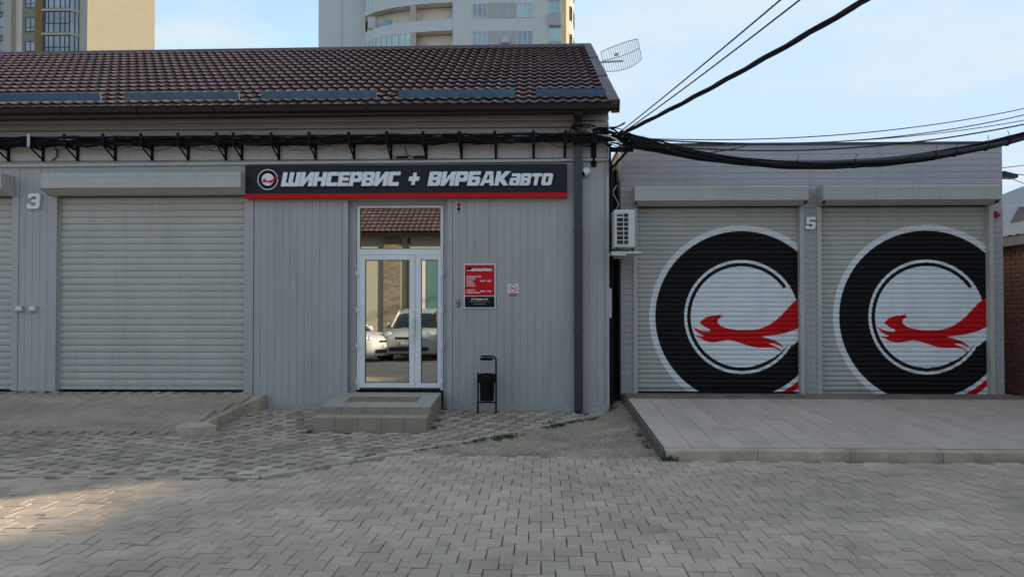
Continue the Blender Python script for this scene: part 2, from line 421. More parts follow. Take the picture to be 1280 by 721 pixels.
for i in range(-90, 90):
    for j in range(-90, 90):
        for sz, ox, oy in ((A2, A2 / 2, A2 / 2), (A1, A2 - A1 / 2, A2 + A1 / 2)):
            x = -(i * A2 - j * A1 + ox) - 3.5; y = i * A1 + j * A2 + oy - 2.0
            if not in_apron(x, y): continue
            e = .06
            tx = (apron_z(x, y + e) - apron_z(x, y - e)) / (2 * e) + random.gauss(.004, .016); ty = -(apron_z(x + e, y) - apron_z(x - e, y)) / (2 * e) + random.gauss(0, .016)
            Tm = Matrix.Translation((x, y, apron_z(x, y) + random.uniform(-.005, .005))) @ Euler((tx, ty, random.gauss(0, .012))).to_matrix().to_4x4()
            sqf.mat(0 if sz == A2 else 1).bbox(-sz / 2 + .003, sz / 2 - .003, -sz / 2 + .003, sz / 2 - .003, -.05, 0, .004, T=lambda p: Tm @ Vector(p))
o = sqf.build('paver_field', [M['paver2'], M['paver2s']], apron, fixn=False); o['kind'] = 'stuff'

# workshop ramp in front of the roller doors
rb = MB()
rb.mesh([(-14, .1, -.03), (-4.13, .1, -.03), (-4.6, RFR, -.03), (-14, RFR, -.03), (-14, .1, RTOP - .015), (-4.13, .1, RTOP - .015), (-4.6, RFR, .0), (-14, RFR, .0)],
        [(0, 1, 5, 4), (1, 2, 6, 5), (2, 3, 7, 6), (3, 0, 4, 7), (4, 5, 6, 7)])
ramp_a = tag(rb.build('workshop_ramp', M['concrete']), kind='structure')
wave_field(lambda x, y: x < RAX(y) - .12 and RFR + .03 < y < -.02 and x > -9.3, lambda x, y: ramp_z(y) + .01 * nz(x, y, 1.5), 'ramp_paver_field', ramp_a, M['paver3'], .2)
for k in range(3):                                            # kerb stones up its open edge
    ya, yc = -.06 - k * .55, -.58 - k * .55
    p0, p1 = Vector((RAX(ya), ya)), Vector((RAX(yc), yc)); jx = random.uniform(-.004, .004)
    m = MB()
    vs = []
    for (p, zt) in ((p0, ramp_z(ya)), (p1, ramp_z(yc))):
        for (ox, zz) in ((-.035, -.03), (.035, -.03), (.03, zt - .03), (.022, zt - .016), (-.03, zt - .012)):
            vs.append((p.x + ox + jx, p.y, max(zz, -.03) ))
    m.mesh(vs, [(4, 3, 2, 1, 0), (5, 6, 7, 8, 9)] + [(i, (i + 1) % 5, 5 + (i + 1) % 5, 5 + i) for i in range(5)])
    m.build('kerb_stone', M['kerb'], ramp_a)
bm_ = MB(); ring = []                                         # crumbled block at the foot
for k in range(14):
    a = 2 * math.pi * k / 14; rr = 1 + .12 * math.sin(3 * a + 1) + random.uniform(-.06, .06)
    ring.append((math.cos(a) * .28 * rr, math.sin(a) * .17 * rr))
c0 = (-4.50, -1.66)
vs = [(c0[0] + x, c0[1] + y, -.03) for x, y in ring] + [(c0[0] + x * .96, c0[1] + y * .96, .085 + .015 * nz(x, y, 9)) for x, y in ring] + [(c0[0] + x * .6, c0[1] + y * .6, .125 + .02 * nz(x, y, 9, 3)) for x, y in ring] + [(c0[0], c0[1], .13)]
fs = [(q * 14 + i, q * 14 + (i + 1) % 14, (q + 1) * 14 + (i + 1) % 14, (q + 1) * 14 + i) for q in (0, 1) for i in range(14)] + [(28 + i, 28 + (i + 1) % 14, 42) for i in range(14)]
bm_.mesh(vs, fs); bm_.build('concrete_lump', M['kerb'], ramp_a)

# joint line (old kerb let in flush) along the front of the apron
dl = MB(); x = -13.
while x < KA.x - .05:
    ln = random.uniform(.9, 1.05); x2 = min(x + ln, KA.x - .03)
    j = random.uniform(-.008, .008)
    dl2 = MB(); dl2.bbox(x + .006, x2 - .006, -4.365 + j, -4.30 + j, -.03, .008 + random.uniform(-.004, .004), .006)
    dl2.build('kerb_stone', M['kerb'], apron); x = x2
# diagonal kerb
kd = (KB - KA); klen = kd.length; kd.normalize(); kn = Vector((-kd.y, kd.x)); t_ = 0.
while t_ < klen - .05:
    ln = min(random.uniform(.48, .62), klen - t_); a = KA + kd * (t_ + .008) ; b = KA + kd * (t_ + ln - .008)
    wob = random.gauss(0, .012); za = apron_z(*a) + .02 + random.uniform(0, .018); zb = apron_z(*b) + .02 + random.uniform(0, .012)
    m = MB(); vs = []
    for zoff, q in ((-.09, 0), (-.008, 0), (0, .008)):
        for (p, z, sgn) in ((a, za, -1), (b, zb, -1), (b, zb, 1), (a, za, 1)):
            pp = p + kn * ((.075 if sgn > 0 else -.005) + wob - sgn * q); vs.append((pp.x, pp.y, z + zoff))
    m.mesh(vs, [(8, 9, 10, 11), (3, 2, 1, 0)] + [(k + i, k + (i + 1) % 4, k + 4 + (i + 1) % 4, k + 4 + i) for k in (0, 4) for i in range(4)])
    m.build('kerb_stone', M['kerb'], apron); t_ += ln
# gritty patch between kerb and tiled ramp
sp = MB(); GX, GY = 40, 40
def sand_xy(a, b):
    x = -1.75 + (1.45 + 1.75) * a
    lo = -3.30; hi = kerb_y(x) + .0 if x < 1.10 else .5
    hi = min(hi, .55)
    return x, lo + (hi - lo) * b
vs = []
for j in range(GY + 1):
    for i in range(GX + 1):
        x, y = sand_xy(i / GX, j / GY)
        vs.append((x, y, .13 * min(1, max(0, (x - .85) / .5)) * max(0, 1 + (y - .5) / 3.6) - .004 + .022 * nz(x, y, 1.6) + .006 * nz(x, y, 9) + .05 * max(0, 1 + y / 2.4) - .02 * (y < -3.1)))
sp.mesh(vs, [(j * (GX + 1) + i, j * (GX + 1) + i + 1, (j + 1) * (GX + 1) + i + 1, (j + 1) * (GX + 1) + i) for j in range(GY) for i in range(GX)])
tag(sp.build('sand_patch', M['sand'], smooth=True), kind='structure')
pb_ = MB()
for _ in range(2600):
    a_, b_ = random.random(), random.random(); x, y = sand_xy(a_, b_)
    zz = .13 * min(1, max(0, (x - .85) / .5)) * max(0, 1 + (y - .5) / 3.6) - .004 + .022 * nz(x, y, 1.6) + .006 * nz(x, y, 9) + .05 * max(0, 1 + y / 2.4) - .02 * (y < -3.1); q_ = random.choice((.004, .006, .009, .014)) * random.uniform(.7, 1.2)
    pb_.mesh([(x - q_, y, zz), (x, y - q_, zz), (x + q_, y + q_ * .3, zz), (x, y + q_, zz), (x + q_ * .2, y, zz + q_ * .8)], [(0, 1, 4), (1, 2, 4), (2, 3, 4), (3, 0, 4)])
tag(pb_.build('loose_grit', M['kerb'], fixn=False), kind='stuff')
gp = MB()                                                     # the alley floor between the two buildings
gp.face([(1.05, .45, .17), (1.45, .45, .17), (1.45, 8, .2), (1.05, 8, .2)]); tag(gp.build('alley_ground', M['earth']), kind='structure')
# tufts of grass and moss along kerb and ramp
gr = MB()
def tuft(x, y, z, n, h, rad):
    for _ in range(n):
        a = random.uniform(0, 6.28); r = rad * math.sqrt(random.random()); px, py = x + r * math.cos(a), y + r * math.sin(a)
        la = random.uniform(0, 6.28); ln = random.uniform(.2, .9) * h; hh = h * random.uniform(.4, 1)
        wx, wy = math.cos(la + 1.57) * .004, math.sin(la + 1.57) * .004
        m_ = (px + math.cos(la) * ln * .4, py + math.sin(la) * ln * .4, z + hh * .7); t = (px + math.cos(la) * ln, py + math.sin(la) * ln, z + hh)
        gr.face([(px - wx, py - wy, z), (px + wx, py + wy, z), (m_[0] + wx * .7, m_[1] + wy * .7, m_[2]), (m_[0] - wx * .7, m_[1] - wy * .7, m_[2])])
        gr.face([(m_[0] - wx * .7, m_[1] - wy * .7, m_[2]), (m_[0] + wx * .7, m_[1] + wy * .7, m_[2]), t])
for _ in range(46):
    x = random.uniform(.1, 1.1); p = Vector((x, kerb_y(x))) - kn * random.uniform(.0, .12)
    tuft(p.x, p.y, .02, 22, .045, .05)
for _ in range(24):
    x = random.gauss(-.45, .14); p = Vector((x, kerb_y(x))) - kn * random.uniform(.0, .22)
    tuft(p.x, p.y, .0, 20, .05, .06)
for _ in range(14):
    x = random.uniform(-1.4, -.7); p = Vector((x, kerb_y(x))) - kn * random.uniform(.0, .08)
    tuft(p.x, p.y, .0, 12, .035, .04)
for _ in range(26): yy_ = random.uniform(-3.3, .2); tuft(1.34 + random.uniform(-.06, .02), yy_, .12 * max(0, 1 + (yy_ - .5) / 3.6), 8, .045, .05)
for _ in range(10): tuft(1.40 + random.uniform(-.02, .12), -3.36 + random.uniform(-.05, .03), .0, 16, .07, .05)
for _ in range(14): tuft(1.16 + random.uniform(-.04, .1), random.uniform(-.15, .3), .10, 14, .07, .05)
for _ in range(16): tuft(RAX(-1) + random.uniform(-.05, .15), random.uniform(-1.8, -.3), .0, 8, .03, .05)
tag(gr.build('weeds', M['grass'], fixn=False), kind='stuff')

# tiled ramp of the right-hand building
BX0, BX1, BY = 1.37, 7.34, .50
def rbz(y): return .105 + (.30 - .105) * (y + 3.34) / 3.84
rm = MB(); rm.prism([(-3.34, -.04), (-3.34, .095), (.52, .285), (.52, -.04)], 'x', 1.40, 9.2)
ramp_b = tag(rm.build('tiled_ramp', M['grout']), kind='structure')
sl_ = math.atan((.30 - .105) / 3.84)
tw, tl_ = .302, .604
tm = MB(); tm.bbox(-tw / 2 + .0030, tw / 2 - .0030, -tl_ / 2 + .0014, tl_ / 2 - .0014, -.012, 0, .0015); tme = tm.me('floor_tile', M['rtile'])
tm = MB(); tm.bbox(-tw / 2 + .0030, tw / 2 - .0030, -tl_ / 4 + .0014, tl_ / 4 - .0014, -.012, 0, .0015); tmh = tm.me('floor_tile', M['rtile'])
for i in range(25):
    y = -3.34 + .11
    while y < -.12:
        half = (i % 2 == 1 and y < -3.2) or y + tl_ > .0
        ln = tl_ / 2 if half else tl_; yc = y + ln / 2
        inst('floor_tile', tmh if half else tme, ramp_b, (1.415 + tw * (i + .5), yc, rbz(yc) + .006 + random.uniform(-.0012, .0012)), (sl_ + random.gauss(0, .002), random.gauss(0, .002), 0)); y += ln
tm = MB(); tm.bbox(-.148, .148, -.26, .26, -.01, 0, .002); tme2 = tm.me('threshold_tile', M['rtile2'])
for i in range(20):
    inst('threshold_tile', tme2, ramp_b, (1.56 + .30 * i, .23, rbz(.23) + .008), (sl_, 0, 0))
for i in range(8):                                            # concrete kerb at its foot
    m = MB(); x0 = 1.41 + i * .98; m.bbox(x0 + .003, x0 + .977, -3.37 + random.uniform(-.006, .006), -3.235, -.04, .108 + random.uniform(-.003, .003), .012); m.build('kerb_stone', M['kerb'], ramp_b)
m = MB(); m.prism([(-3.36, -.04), (-3.36, .10), (.50, .296), (.50, -.04)], 'x', 1.372, 1.398); m.build('ramp_edging', M['earth'], ramp_b)

# ================================================================ WORKSHOP (left building)
ws = empty('workshop_building', (-6, 4, 0), 'long grey clad workshop with brown tiled roof, roller doors and a glass entrance', 'building')
AX0, AX1 = -14.0, 1.13
# masonry behind the cladding, with openings left for doors
wm = MB()
WT = 4.58
for a, b in ((AX0, -11.3), (-8.13, -7.45), (-4.47, -2.89), (-1.30, AX1 - .004)):
    wm.box(a, b, .035, .30, -.05, 3.40)
wm.box(AX0, -2.89, .034, .30, 3.40, WT); wm.box(-1.30, AX1 - .004, .034, .30, 3.40, WT); wm.box(-2.89, -1.30, .034, .30, 3.32, WT)
wm.box(AX1 - .25, AX1 - .004, .30, 9.6, -.05, WT); wm.box(AX0, AX1 - .004, 9.6, 9.85, -.05, WT); wm.box(AX0, AX0 + .25, .30, 9.6, -.05, WT)
wm.box(AX0 + .25, AX1 - .25, .9, .95, -.05, WT)                # inner partition keeps the inside dark
EY, EZ, RY, RZ = -.50, 4.625, 4.80, 7.32
for gx in (AX0 + .02, AX1 - .224):
    wm.prism([(.04, WT), (9.6, WT), (RY, RZ - .16)], 'x', gx, gx + .2)
wm.build('wall', M['flash'], ws)
# profiled sheet cladding, ribs as geometry
def cladding(x0, x1, z0, z1, y=.0, name='cladding_sheet', mat_=None, parent=None):
    m = MB(); P = .115; d = .0055; x = x0; prof = [(x0, 0)]
    off = (x0 * 7.3) % P
    while x < x1:
        a = x + .092; 
        for (px, py) in ((a, 0), (a + .004, d), (a + .014, d), (a + .018, 0)):
            if px < x1: prof.append((px, py))
        x += P
    prof.append((x1, 0))
    for (p, q) in zip(prof[:-1], prof[1:]):
        m.face([(p[0], y + p[1], z0), (q[0], y + q[1], z0), (q[0], y + q[1], z1), (p[0], y + p[1], z1)])
    m.face([(x0, y, z0), (x0, y + .03, z0), (x0, y + .03, z1), (x0, y, z1)]); m.face([(x1, y, z0), (x1, y, z1), (x1, y + .03, z1), (x1, y + .03, z0)])
    return m.build(name, mat_ or M['clad'], parent or ws, fixn=False)
ZB = .02
cladding(AX0, -11.25, ZB, 3.885)
cladding(-8.045, -7.56, .36, 3.885)
cladding(-4.335, -2.955, ZB + .14, 3.885)
cladding(-1.255, -.32, ZB + .14, 3.885); cladding(-.318, .665, ZB + .14, 3.885)
cladding(.735, 1.085, ZB + .14, 3.885)
# flat flashings
def flashing(x0, x1, y0, y1, z0, z1):
    m = MB(); m.box(x0, x1, y0, y1, z0, z1); return m.build('flashing', M['flash'], ws)
flashing(-8.16, -8.05, -.010, .03, .37, 3.40); flashing(-7.555, -7.445, -.010, .03, .36, 3.40)
flashing(-4.485, -4.345, -.012, .03, .02, 3.37); flashing(-2.95, -2.875, -.010, .03, .10, 3.885); flashing(-1.335, -1.26, -.010, .03, .06, 3.885)
flashing(-2.873, -1.337, -.008, .03, 3.315, 3.885)
flashing(-4.34, -2.952, -.014, .03, .015, .158); flashing(-1.255, .666, -.014, .03, .0, .158); flashing(.734, 1.09, -.014, .03, .0, .158)
flashing(1.088, 1.136, -.018, .20, .0, 3.885); flashing(.668, .732, -.004, .03, .0, 3.885)
flashing(-11.25, -8.05, -.004, .03, 3.402, 3.884); flashing(-7.56, -4.345, -.004, .03, 3.402, 3.884)
for x0, x1 in ((AX0, .39), (.395, 1.14)):                       # drip ledge
    m = MB(); dz = 0 if x0 < 0 else .006
    m.prism([(.03, 3.887 + dz), (-.045, 3.887 + dz), (-.05, 3.905 + dz), (-.045, 3.925 + dz), (.03, 3.945 + dz)], 'x', x0, x1); m.v = [(v[0], v[1], v[2] - .004 * (.4 - v[0]) - .004) for v in m.v]; m.build('drip_ledge', M['fascia'], ws)
for k in range(6):
    xa = AX0 + k * 2.523; m = MB(); m.box(xa, xa + 2.52, -.005, .03, 3.948, 4.30); m.build('fascia_sheet', M['fascia'], ws)
for z0, z1 in ((4.302, 4.402), (4.404, 4.502), (4.504, 4.604)):
    m = MB(); m.prism([(.03, z0 + .018), (-.044, z0 + .018), (-.050, z0 + .028), (-.004, z1 - .001), (.03, z1 - .001)], 'x', AX0, 1.132); m.build('siding_board', M['siding'], ws)

# roller doors of the workshop
def slat_mesh(name, x0, x1, pitch, mat_, bulge=.0085):
    m = MB(); prof = [(0, .010), (.06, .0), (.16, -.005), (.5, -bulge), (.84, -.005), (.94, .0), (.955, .010), (1, .010)]
    for (a, b) in zip(prof[:-1], prof[1:]):
        m.face([(x0, a[1], a[0] * pitch), (x1, a[1], a[0] * pitch), (x1, b[1], b[0] * pitch), (x0, b[1], b[0] * pitch)])
    return m.me(name, mat_)
def shutter_box(parent, x0, x1, yw, ztop, zfront, zback, dep):
    m = MB(); m.prism([(yw, ztop), (yw - dep * .97, ztop), (yw - dep, ztop - .02), (yw - dep, zfront), (yw - .10, zback), (yw, zback)], 'x', x0 + .006, x1 - .006)
    o = m.build('shutter_box', M['slat'], parent)
    for a, b in ((x0, x0 + .0055), (x1 - .0055, x1)):
        e = MB(); e.prism([(yw, ztop + .006), (yw - dep - .004, ztop + .006), (yw - dep - .004, zfront - .004), (yw - .10, zback - .008), (yw, zback - .008)], 'x', a, b); e.build('end_cap', M['slat'], o)
    e = MB(); e.box(x0 + .007, x1 - .007, yw - dep - .003, yw - dep + .002, ztop - .065, ztop - .060); e.build('seam', M['flash'], o)
    return o
def roller(x0, x1, z0, z1, bx0, bx1, yd):
    d = empty('garage_door', ((x0 + x1) / 2, yd, z0), parent=ws)
    n = 28; p = (z1 - z0 - .05) / n; me = slat_mesh('slat', x0 - (x0 + x1) / 2, x1 - (x0 + x1) / 2, p, M['slat'])
    for k in range(n): inst('slat', me, d, (0, random.uniform(-.0012, .0012), .05 + k * p))
    m = MB(); m.bbox(x0 + .004, x1 - .004, yd - .012, yd + .012, z0, z0 + .052, .004); m.build('bottom_rail', M['slat'], d)
    m = MB(); m.box(x0 - .02, x1 + .02, yd + .03, yd + .04, z0, z1 + .05); m.build('backing', M['dark'], d)
    for a, b in ((x0 - .075, x0 - .001), (x1 + .001, x1 + .03)):
        m = MB(); m.box(a, b, yd - .035, yd + .028, z0, z1); m.build('guide_rail', M['slat'], d)
    shutter_box(d, bx0, bx1, -.012, 3.70, 3.475, 3.395, .29)
    return d
roller(-7.425, -4.50, .385, 3.385, -7.52, -4.435, .085)
roller(-11.2, -8.165, .385, 3.385, -11.3, -8.125, .085)

# entrance
en = empty('entrance_door', (-2.08, .10, .36), parent=ws)
YF = .085
def bar(x0, x1, z0, z1, y0, y1, name='frame', par=None, mm=None, b=.006):
    m = MB()
    vs = []
    for y, q in ((y1, 0), (y0 + b, 0), (y0, b)):
        vs += [(x0 + q, y, z0 + q), (x1 - q, y, z0 + q), (x1 - q, y, z1 - q), (x0 + q, y, z1 - q)]
    m.mesh(vs, [(3, 2, 1, 0), (8, 9, 10, 11)] + [(k + i, k + (i + 1) % 4, k + 4 + (i + 1) % 4, k + 4 + i) for k in (0, 4) for i in range(4)])
    return m.build(name, mm or M['upvc'], par or en)
m = MB(); m.box(-2.885, -2.765, YF + .01, .30, .10, 3.318); m.box(-1.402, -1.305, YF + .01, .30, .10, 3.318); m.box(-2.7645, -1.4025, YF + .012, .30, 3.247, 3.318); m.build('reveal', M['flash'], en)
DX0, DX1, DZ0, DZ1 = -2.755, -1.410, .385, 3.24
fr = empty('frame', (-2.08, YF, .385), parent=en)
bar(DX0, DX0 + .045, DZ0, DZ1, YF, .15, 'frame_bar', fr); bar(DX1 - .045, DX1, DZ0, DZ1, YF, .15, 'frame_bar', fr)
bar(DX0 + .046, DX1 - .046, DZ1 - .04, DZ1, YF, .15, 'frame_bar', fr); bar(DX0 + .046, DX1 - .046, 2.475, 2.565, YF, .15, 'frame_bar', fr)
bar(DX0 + .046, DX1 - .046, DZ0, DZ0 + .03, YF, .15, 'threshold_bar', fr, M['pipe'])
tp = bar(DX0 + .046, DX1 - .046, 2.566, DZ1 - .041, YF + .028, YF + .04, 'transom_pane', None, M['film'], .0005)
gk = MB()
for (a, b, c, d_) in ((DX0 + .045, DX1 - .045, 2.565, 2.575), (DX0 + .045, DX1 - .045, DZ1 - .052, DZ1 - .04)): gk.box(a, b, YF + .018, YF + .027, c, d_)
for a in (DX0 + .045, DX1 - .053): gk.box(a, a + .008, YF + .018, YF + .027, 2.576, DZ1 - .053)
gk.build('gasket', M['rubber'], tp)
def leaf(x0, x1, gx0, gx1, tilt):
    lf = empty('door_leaf', (x0, YF, DZ0 + .032), parent=en)
    z0, z1, g0, g1 = DZ0 + .034, 2.472, .495, 2.392
    y0, y1 = YF - .014, YF + .05
    bar(x0, gx0, z0, z1, y0, y1, 'leaf_frame', lf); bar(gx1, x1, z0, z1, y0, y1, 'leaf_frame', lf)
    bar(gx0 + .0005, gx1 - .0005, z0, g0, y0 + .0008, y1, 'leaf_frame', lf); bar(gx0 + .0005, gx1 - .0005, g1, z1, y0 + .0008, y1, 'leaf_frame', lf)
    bar(gx0 + .001, gx1 - .001, g0 + .001, g1 - .001, y0 + .022, y0 + .034, 'pane', lf, M['film'], .0005)
    q = MB()
    q.box(gx0, gx0 + .010, y0 + .012, y0 + .021, g0, g1); q.box(gx1 - .010, gx1, y0 + .012, y0 + .021, g0, g1)
    q.box(gx0 + .0105, gx1 - .0105, y0 + .012, y0 + .021, g0, g0 + .010); q.box(gx0 + .0105, gx1 - .0105, y0 + .012, y0 + .021, g1 - .010, g1)
    q.build('gasket', M['rubber'], lf); return lf
l1 = leaf(-2.715, -1.848, -2.622, -1.935, 0); l2 = leaf(-1.844, -1.442, -1.752, -1.498, 0)
for zc in (2.19, 1.62, 1.07, .52):
    for xx, sx in ((-2.735, -1), (-1.432, 1)):
        m = MB(); m.tube([(xx, YF - .028, zc - .055), (xx, YF - .028, zc + .055)], .011, 10)
        m.box(xx - .030, xx + .030, YF - .022, YF - .015, zc - .03, zc + .03); m.build('hinge', M['upvc'], en)
h = MB(); h.bbox(-1.935, -1.855, YF - .03, YF - .0145, 1.14, 1.62, .004)
ho = h.build('push_plate', M['upvc'], en)
h = MB(); h.tube([(-1.86, YF - .015, 1.50), (-1.86, YF - .06, 1.50), (-1.86, YF - .06, 1.22), (-1.86, YF - .015, 1.22)], .011, 8); h.build('handle', M['upvc'], en)
h = MB(); h.lathe([(.012, 0), (.012, .012)], (-1.872, YF - .044, 1.36), 10, 'y'); h.build('lock', M['galv'], en)

# roof: brown pressed tiles, every tile of the lower rows on its own
slope = math.atan2(RZ - EZ, RY - EY); LEN = math.hypot(RZ - EZ, RY - EY)
cs, sn = math.cos(slope), math.sin(slope)
def roofp(x, s, h=0.): return (x, EY + s * cs - h * sn, EZ + s * sn + h * cs)
rf = MB()
rf.mesh([roofp(AX0 - .1, 0, -.012), roofp(1.16, 0, -.012), roofp(1.16, LEN, -.012), roofp(AX0 - .1, LEN, -.012), roofp(AX0 - .1, .0, -.10), roofp(1.16, .0, -.10), roofp(1.16, LEN, -.10), roofp(AX0 - .1, LEN, -.10)],
        [(0, 1, 2, 3), (7, 6, 5, 4), (0, 4, 5, 1), (1, 5, 6, 2), (3, 7, 4, 0)])
def backp(x, s, h): return (x, 2 * RY - (EY + s * cs - h * sn), EZ + s * sn + h * cs)
rf.mesh([backp(AX0 - .1, 0, .02), backp(1.16, 0, .02), backp(1.16, LEN - .01, .02), backp(AX0 - .1, LEN - .01, .02), backp(AX0 - .1, 0, -.10), backp(1.16, 0, -.10), backp(1.16, LEN - .01, -.10), backp(AX0 - .1, LEN - .01, -.10)],
        [(3, 2, 1, 0), (4, 5, 6, 7), (0, 1, 5, 4), (2, 6, 5, 1), (0, 4, 7, 3)])
roof = rf.build('roof', M['brown'], ws)
TP, TR = .17, .3495
def tile_geo(TP, TR):
    m = MB(); n = 6; lo, hi, lip = [], [], []
    for k in range(n + 1):
        u = k / n; ph = 2 * math.pi * u
        hgt = .0145 * (1 + math.cos(ph + .5 * math.sin(ph))) 
        lo.append((u * TP, 0, hgt + .044)); hi.append((u * TP, TR + .012, hgt + .004)); lip.append((u * TP, .035, hgt + .0))
    vs = lip + lo + hi; k = n + 1
    m.mesh(vs, [(i, i + 1, k + i + 1, k + i) for i in range(n)] + [(k + i, k + i + 1, 2 * k + i + 1, 2 * k + i) for i in range(n)])
    return m
tg = tile_geo(TP, TR); tile_me = tg.me('roof_tile', M['tile'], fixn=False); tile_me.polygons.foreach_set('use_smooth', [True] * len(tile_me.polygons)); tile_me.set_sharp_from_angle(angle=R(50))
NC = int((1.10 - AX0) / TP); NR = 17; x_start = 1.105 - NC * TP
field = MB(); own = 0
roofw = wloc(roof)
cells = [(r, c) for r in range(NR) for c in range(NC)]
visible = [(r, c) for r, c in cells if x_start + c * TP > -8.3 - .25 * r][:300]
visible = set(visible)
ROLL = .0045
for r, c in cells:
    p = Vector(roofp(x_start + c * TP, r * TR))
    if (r, c) in visible:
        inst('roof_tile', tile_me, roof, p - roofw, (slope, 0, 0))
    else:
        T = Matrix.Translation(p) @ Matrix.Rotation(slope, 4, 'X')
        field.mesh([T @ Vector(v) for v in tg.v], tg.f)
fo = field.build('roof_tile_field', M['tile'], roof, fixn=False, smooth=True); fo['kind'] = 'stuff'
try: fo.data.set_sharp_from_angle(angle=R(50))
except Exception: pass
m = MB()                                                       # ridge cap
x = AX0 - .1
while x < 1.2:
    x2 = min(x + 1.95, 1.22)
    prof = [(-.17, -.075), (-.09, .0), (-.05, .035), (0, .05), (.05, .035), (.09, .0), (.17, -.075)]
    for (a, b) in zip(prof[:-1], prof[1:]):
        m.face([(x, RY + a[0], RZ + .03 + a[1]), (x2, RY + a[0], RZ + .03 + a[1]), (x2, RY + b[0], RZ + .03 + b[1]), (x, RY + b[0], RZ + .03 + b[1])])
    x = x2 - .0
m.build('ridge_cap', M['brown'], roof, fixn=False)
for k in range(3):                                             # barge flashing down the gable edge
    s0, s1 = LEN * k / 3 - (.06 if k == 0 else 0), LEN * (k + 1) / 3 - .003
    e = MB(); P4 = []
    for s_, lift in ((s0, .012), (s1, 0)):
        P4 += [roofp(1.075, s_, .068 + lift), roofp(1.235, s_, .075 + lift), roofp(1.245, s_, .06 + lift), roofp(1.245, s_, -.12 + lift), roofp(1.13, s_, -.125 + lift), roofp(1.13, s_, .03 + lift), roofp(1.075, s_, .05 + lift)]
    e.mesh(P4, [(6, 5, 4, 3, 2, 1, 0), (7, 8, 9, 10, 11, 12, 13)] + [(i, (i + 1) % 7, 7 + (i + 1) % 7, 7 + i) for i in range(7)])
    e.build('barge_board', M['brown'], roof)
e = MB(); e.box(AX0, 1.128, -.41, .03, 4.610, 4.622); e.build('soffit', M['brown'], roof)
gut = MB(); gy = -.56
prof = [(-.43, 4.645), (-.43, 4.550), (-.44, 4.540), (gy + .02, 4.540), (gy, 4.555), (gy, 4.632), (gy - .012, 4.638), (gy - .012, 4.645), (gy + .012, 4.645), (gy + .012, 4.57), (-.445, 4.57), (-.445, 4.645)]
n = len(prof); vs = [(AX0, *p) for p in prof] + [(1.235, *p) for p in prof]
gut.mesh(vs, [(i, (i + 1) % n, n + (i + 1) % n, n + i) for i in range(n)])
gut.box(1.228, 1.24, gy - .014, -.428, 4.537, 4.647); go = gut.build('gutter', M['gutter'], ws)
for k in range(13):
    x = .98 - k * 1.15; e = MB(); e.box(x - .014, x + .014, gy - .018, gy - .013, 4.545, 4.65); e.box(x - .014, x + .014, gy - .018, -.43, 4.531, 4.537); e.build('gutter_bracket', M['gutter'], go)
for x0, x1 in ((-8.6, -6.63), (-6.26, -4.49), (-4.16, -2.39), (-2.05, -.30), (.023, 1.06)):   # snow guards
    s0 = .33; e = MB()
    vs = []
    for x in (x0, x1):
        vs += [roofp(x, s0 + .00, .055), roofp(x, s0 + .012, .168), roofp(x, s0 + .024, .165), roofp(x, s0 + .014, .055), ]
    e.mesh(vs, [(3, 2, 1, 0), (4, 5, 6, 7)] + [(i, (i + 1) % 4, 4 + (i + 1) % 4, 4 + i) for i in range(4)])
    e.build('snow_guard', M['snow'], ws)
piv = Vector((1.2, 0, 4.6)); off_ = Vector(wloc(roof)) - piv
Ry = Matrix.Rotation(-ROLL, 3, 'Y'); roof.rotation_euler = (0, -ROLL, 0); roof.location = piv + Ry @ off_ - wloc(ws)
# downpipe
dp = MB(); dp.bbox(.600, .722, -.135, -.040, .10, 4.57, .003)
dpo = dp.build('downpipe', M['pipe'], ws)
e = MB(); e.box(.603, .719, -.42, -.137, 4.505, 4.535); e.build('gutter_outlet', M['pipe'], dpo)
e = MB(); e.prism([(-.12, .09), (-.13, .10), (-.25, .075), (-.25, .03), (-.12, .03)], 'x', .606, .716); e.build('spout', M['rubber'], dpo)
for z in (1.3, 2.8): 
    e = MB(); e.box(.590, .732, -.139, -.015, z, z + .03); e.build('pipe_clip', M['pipe'], dpo)

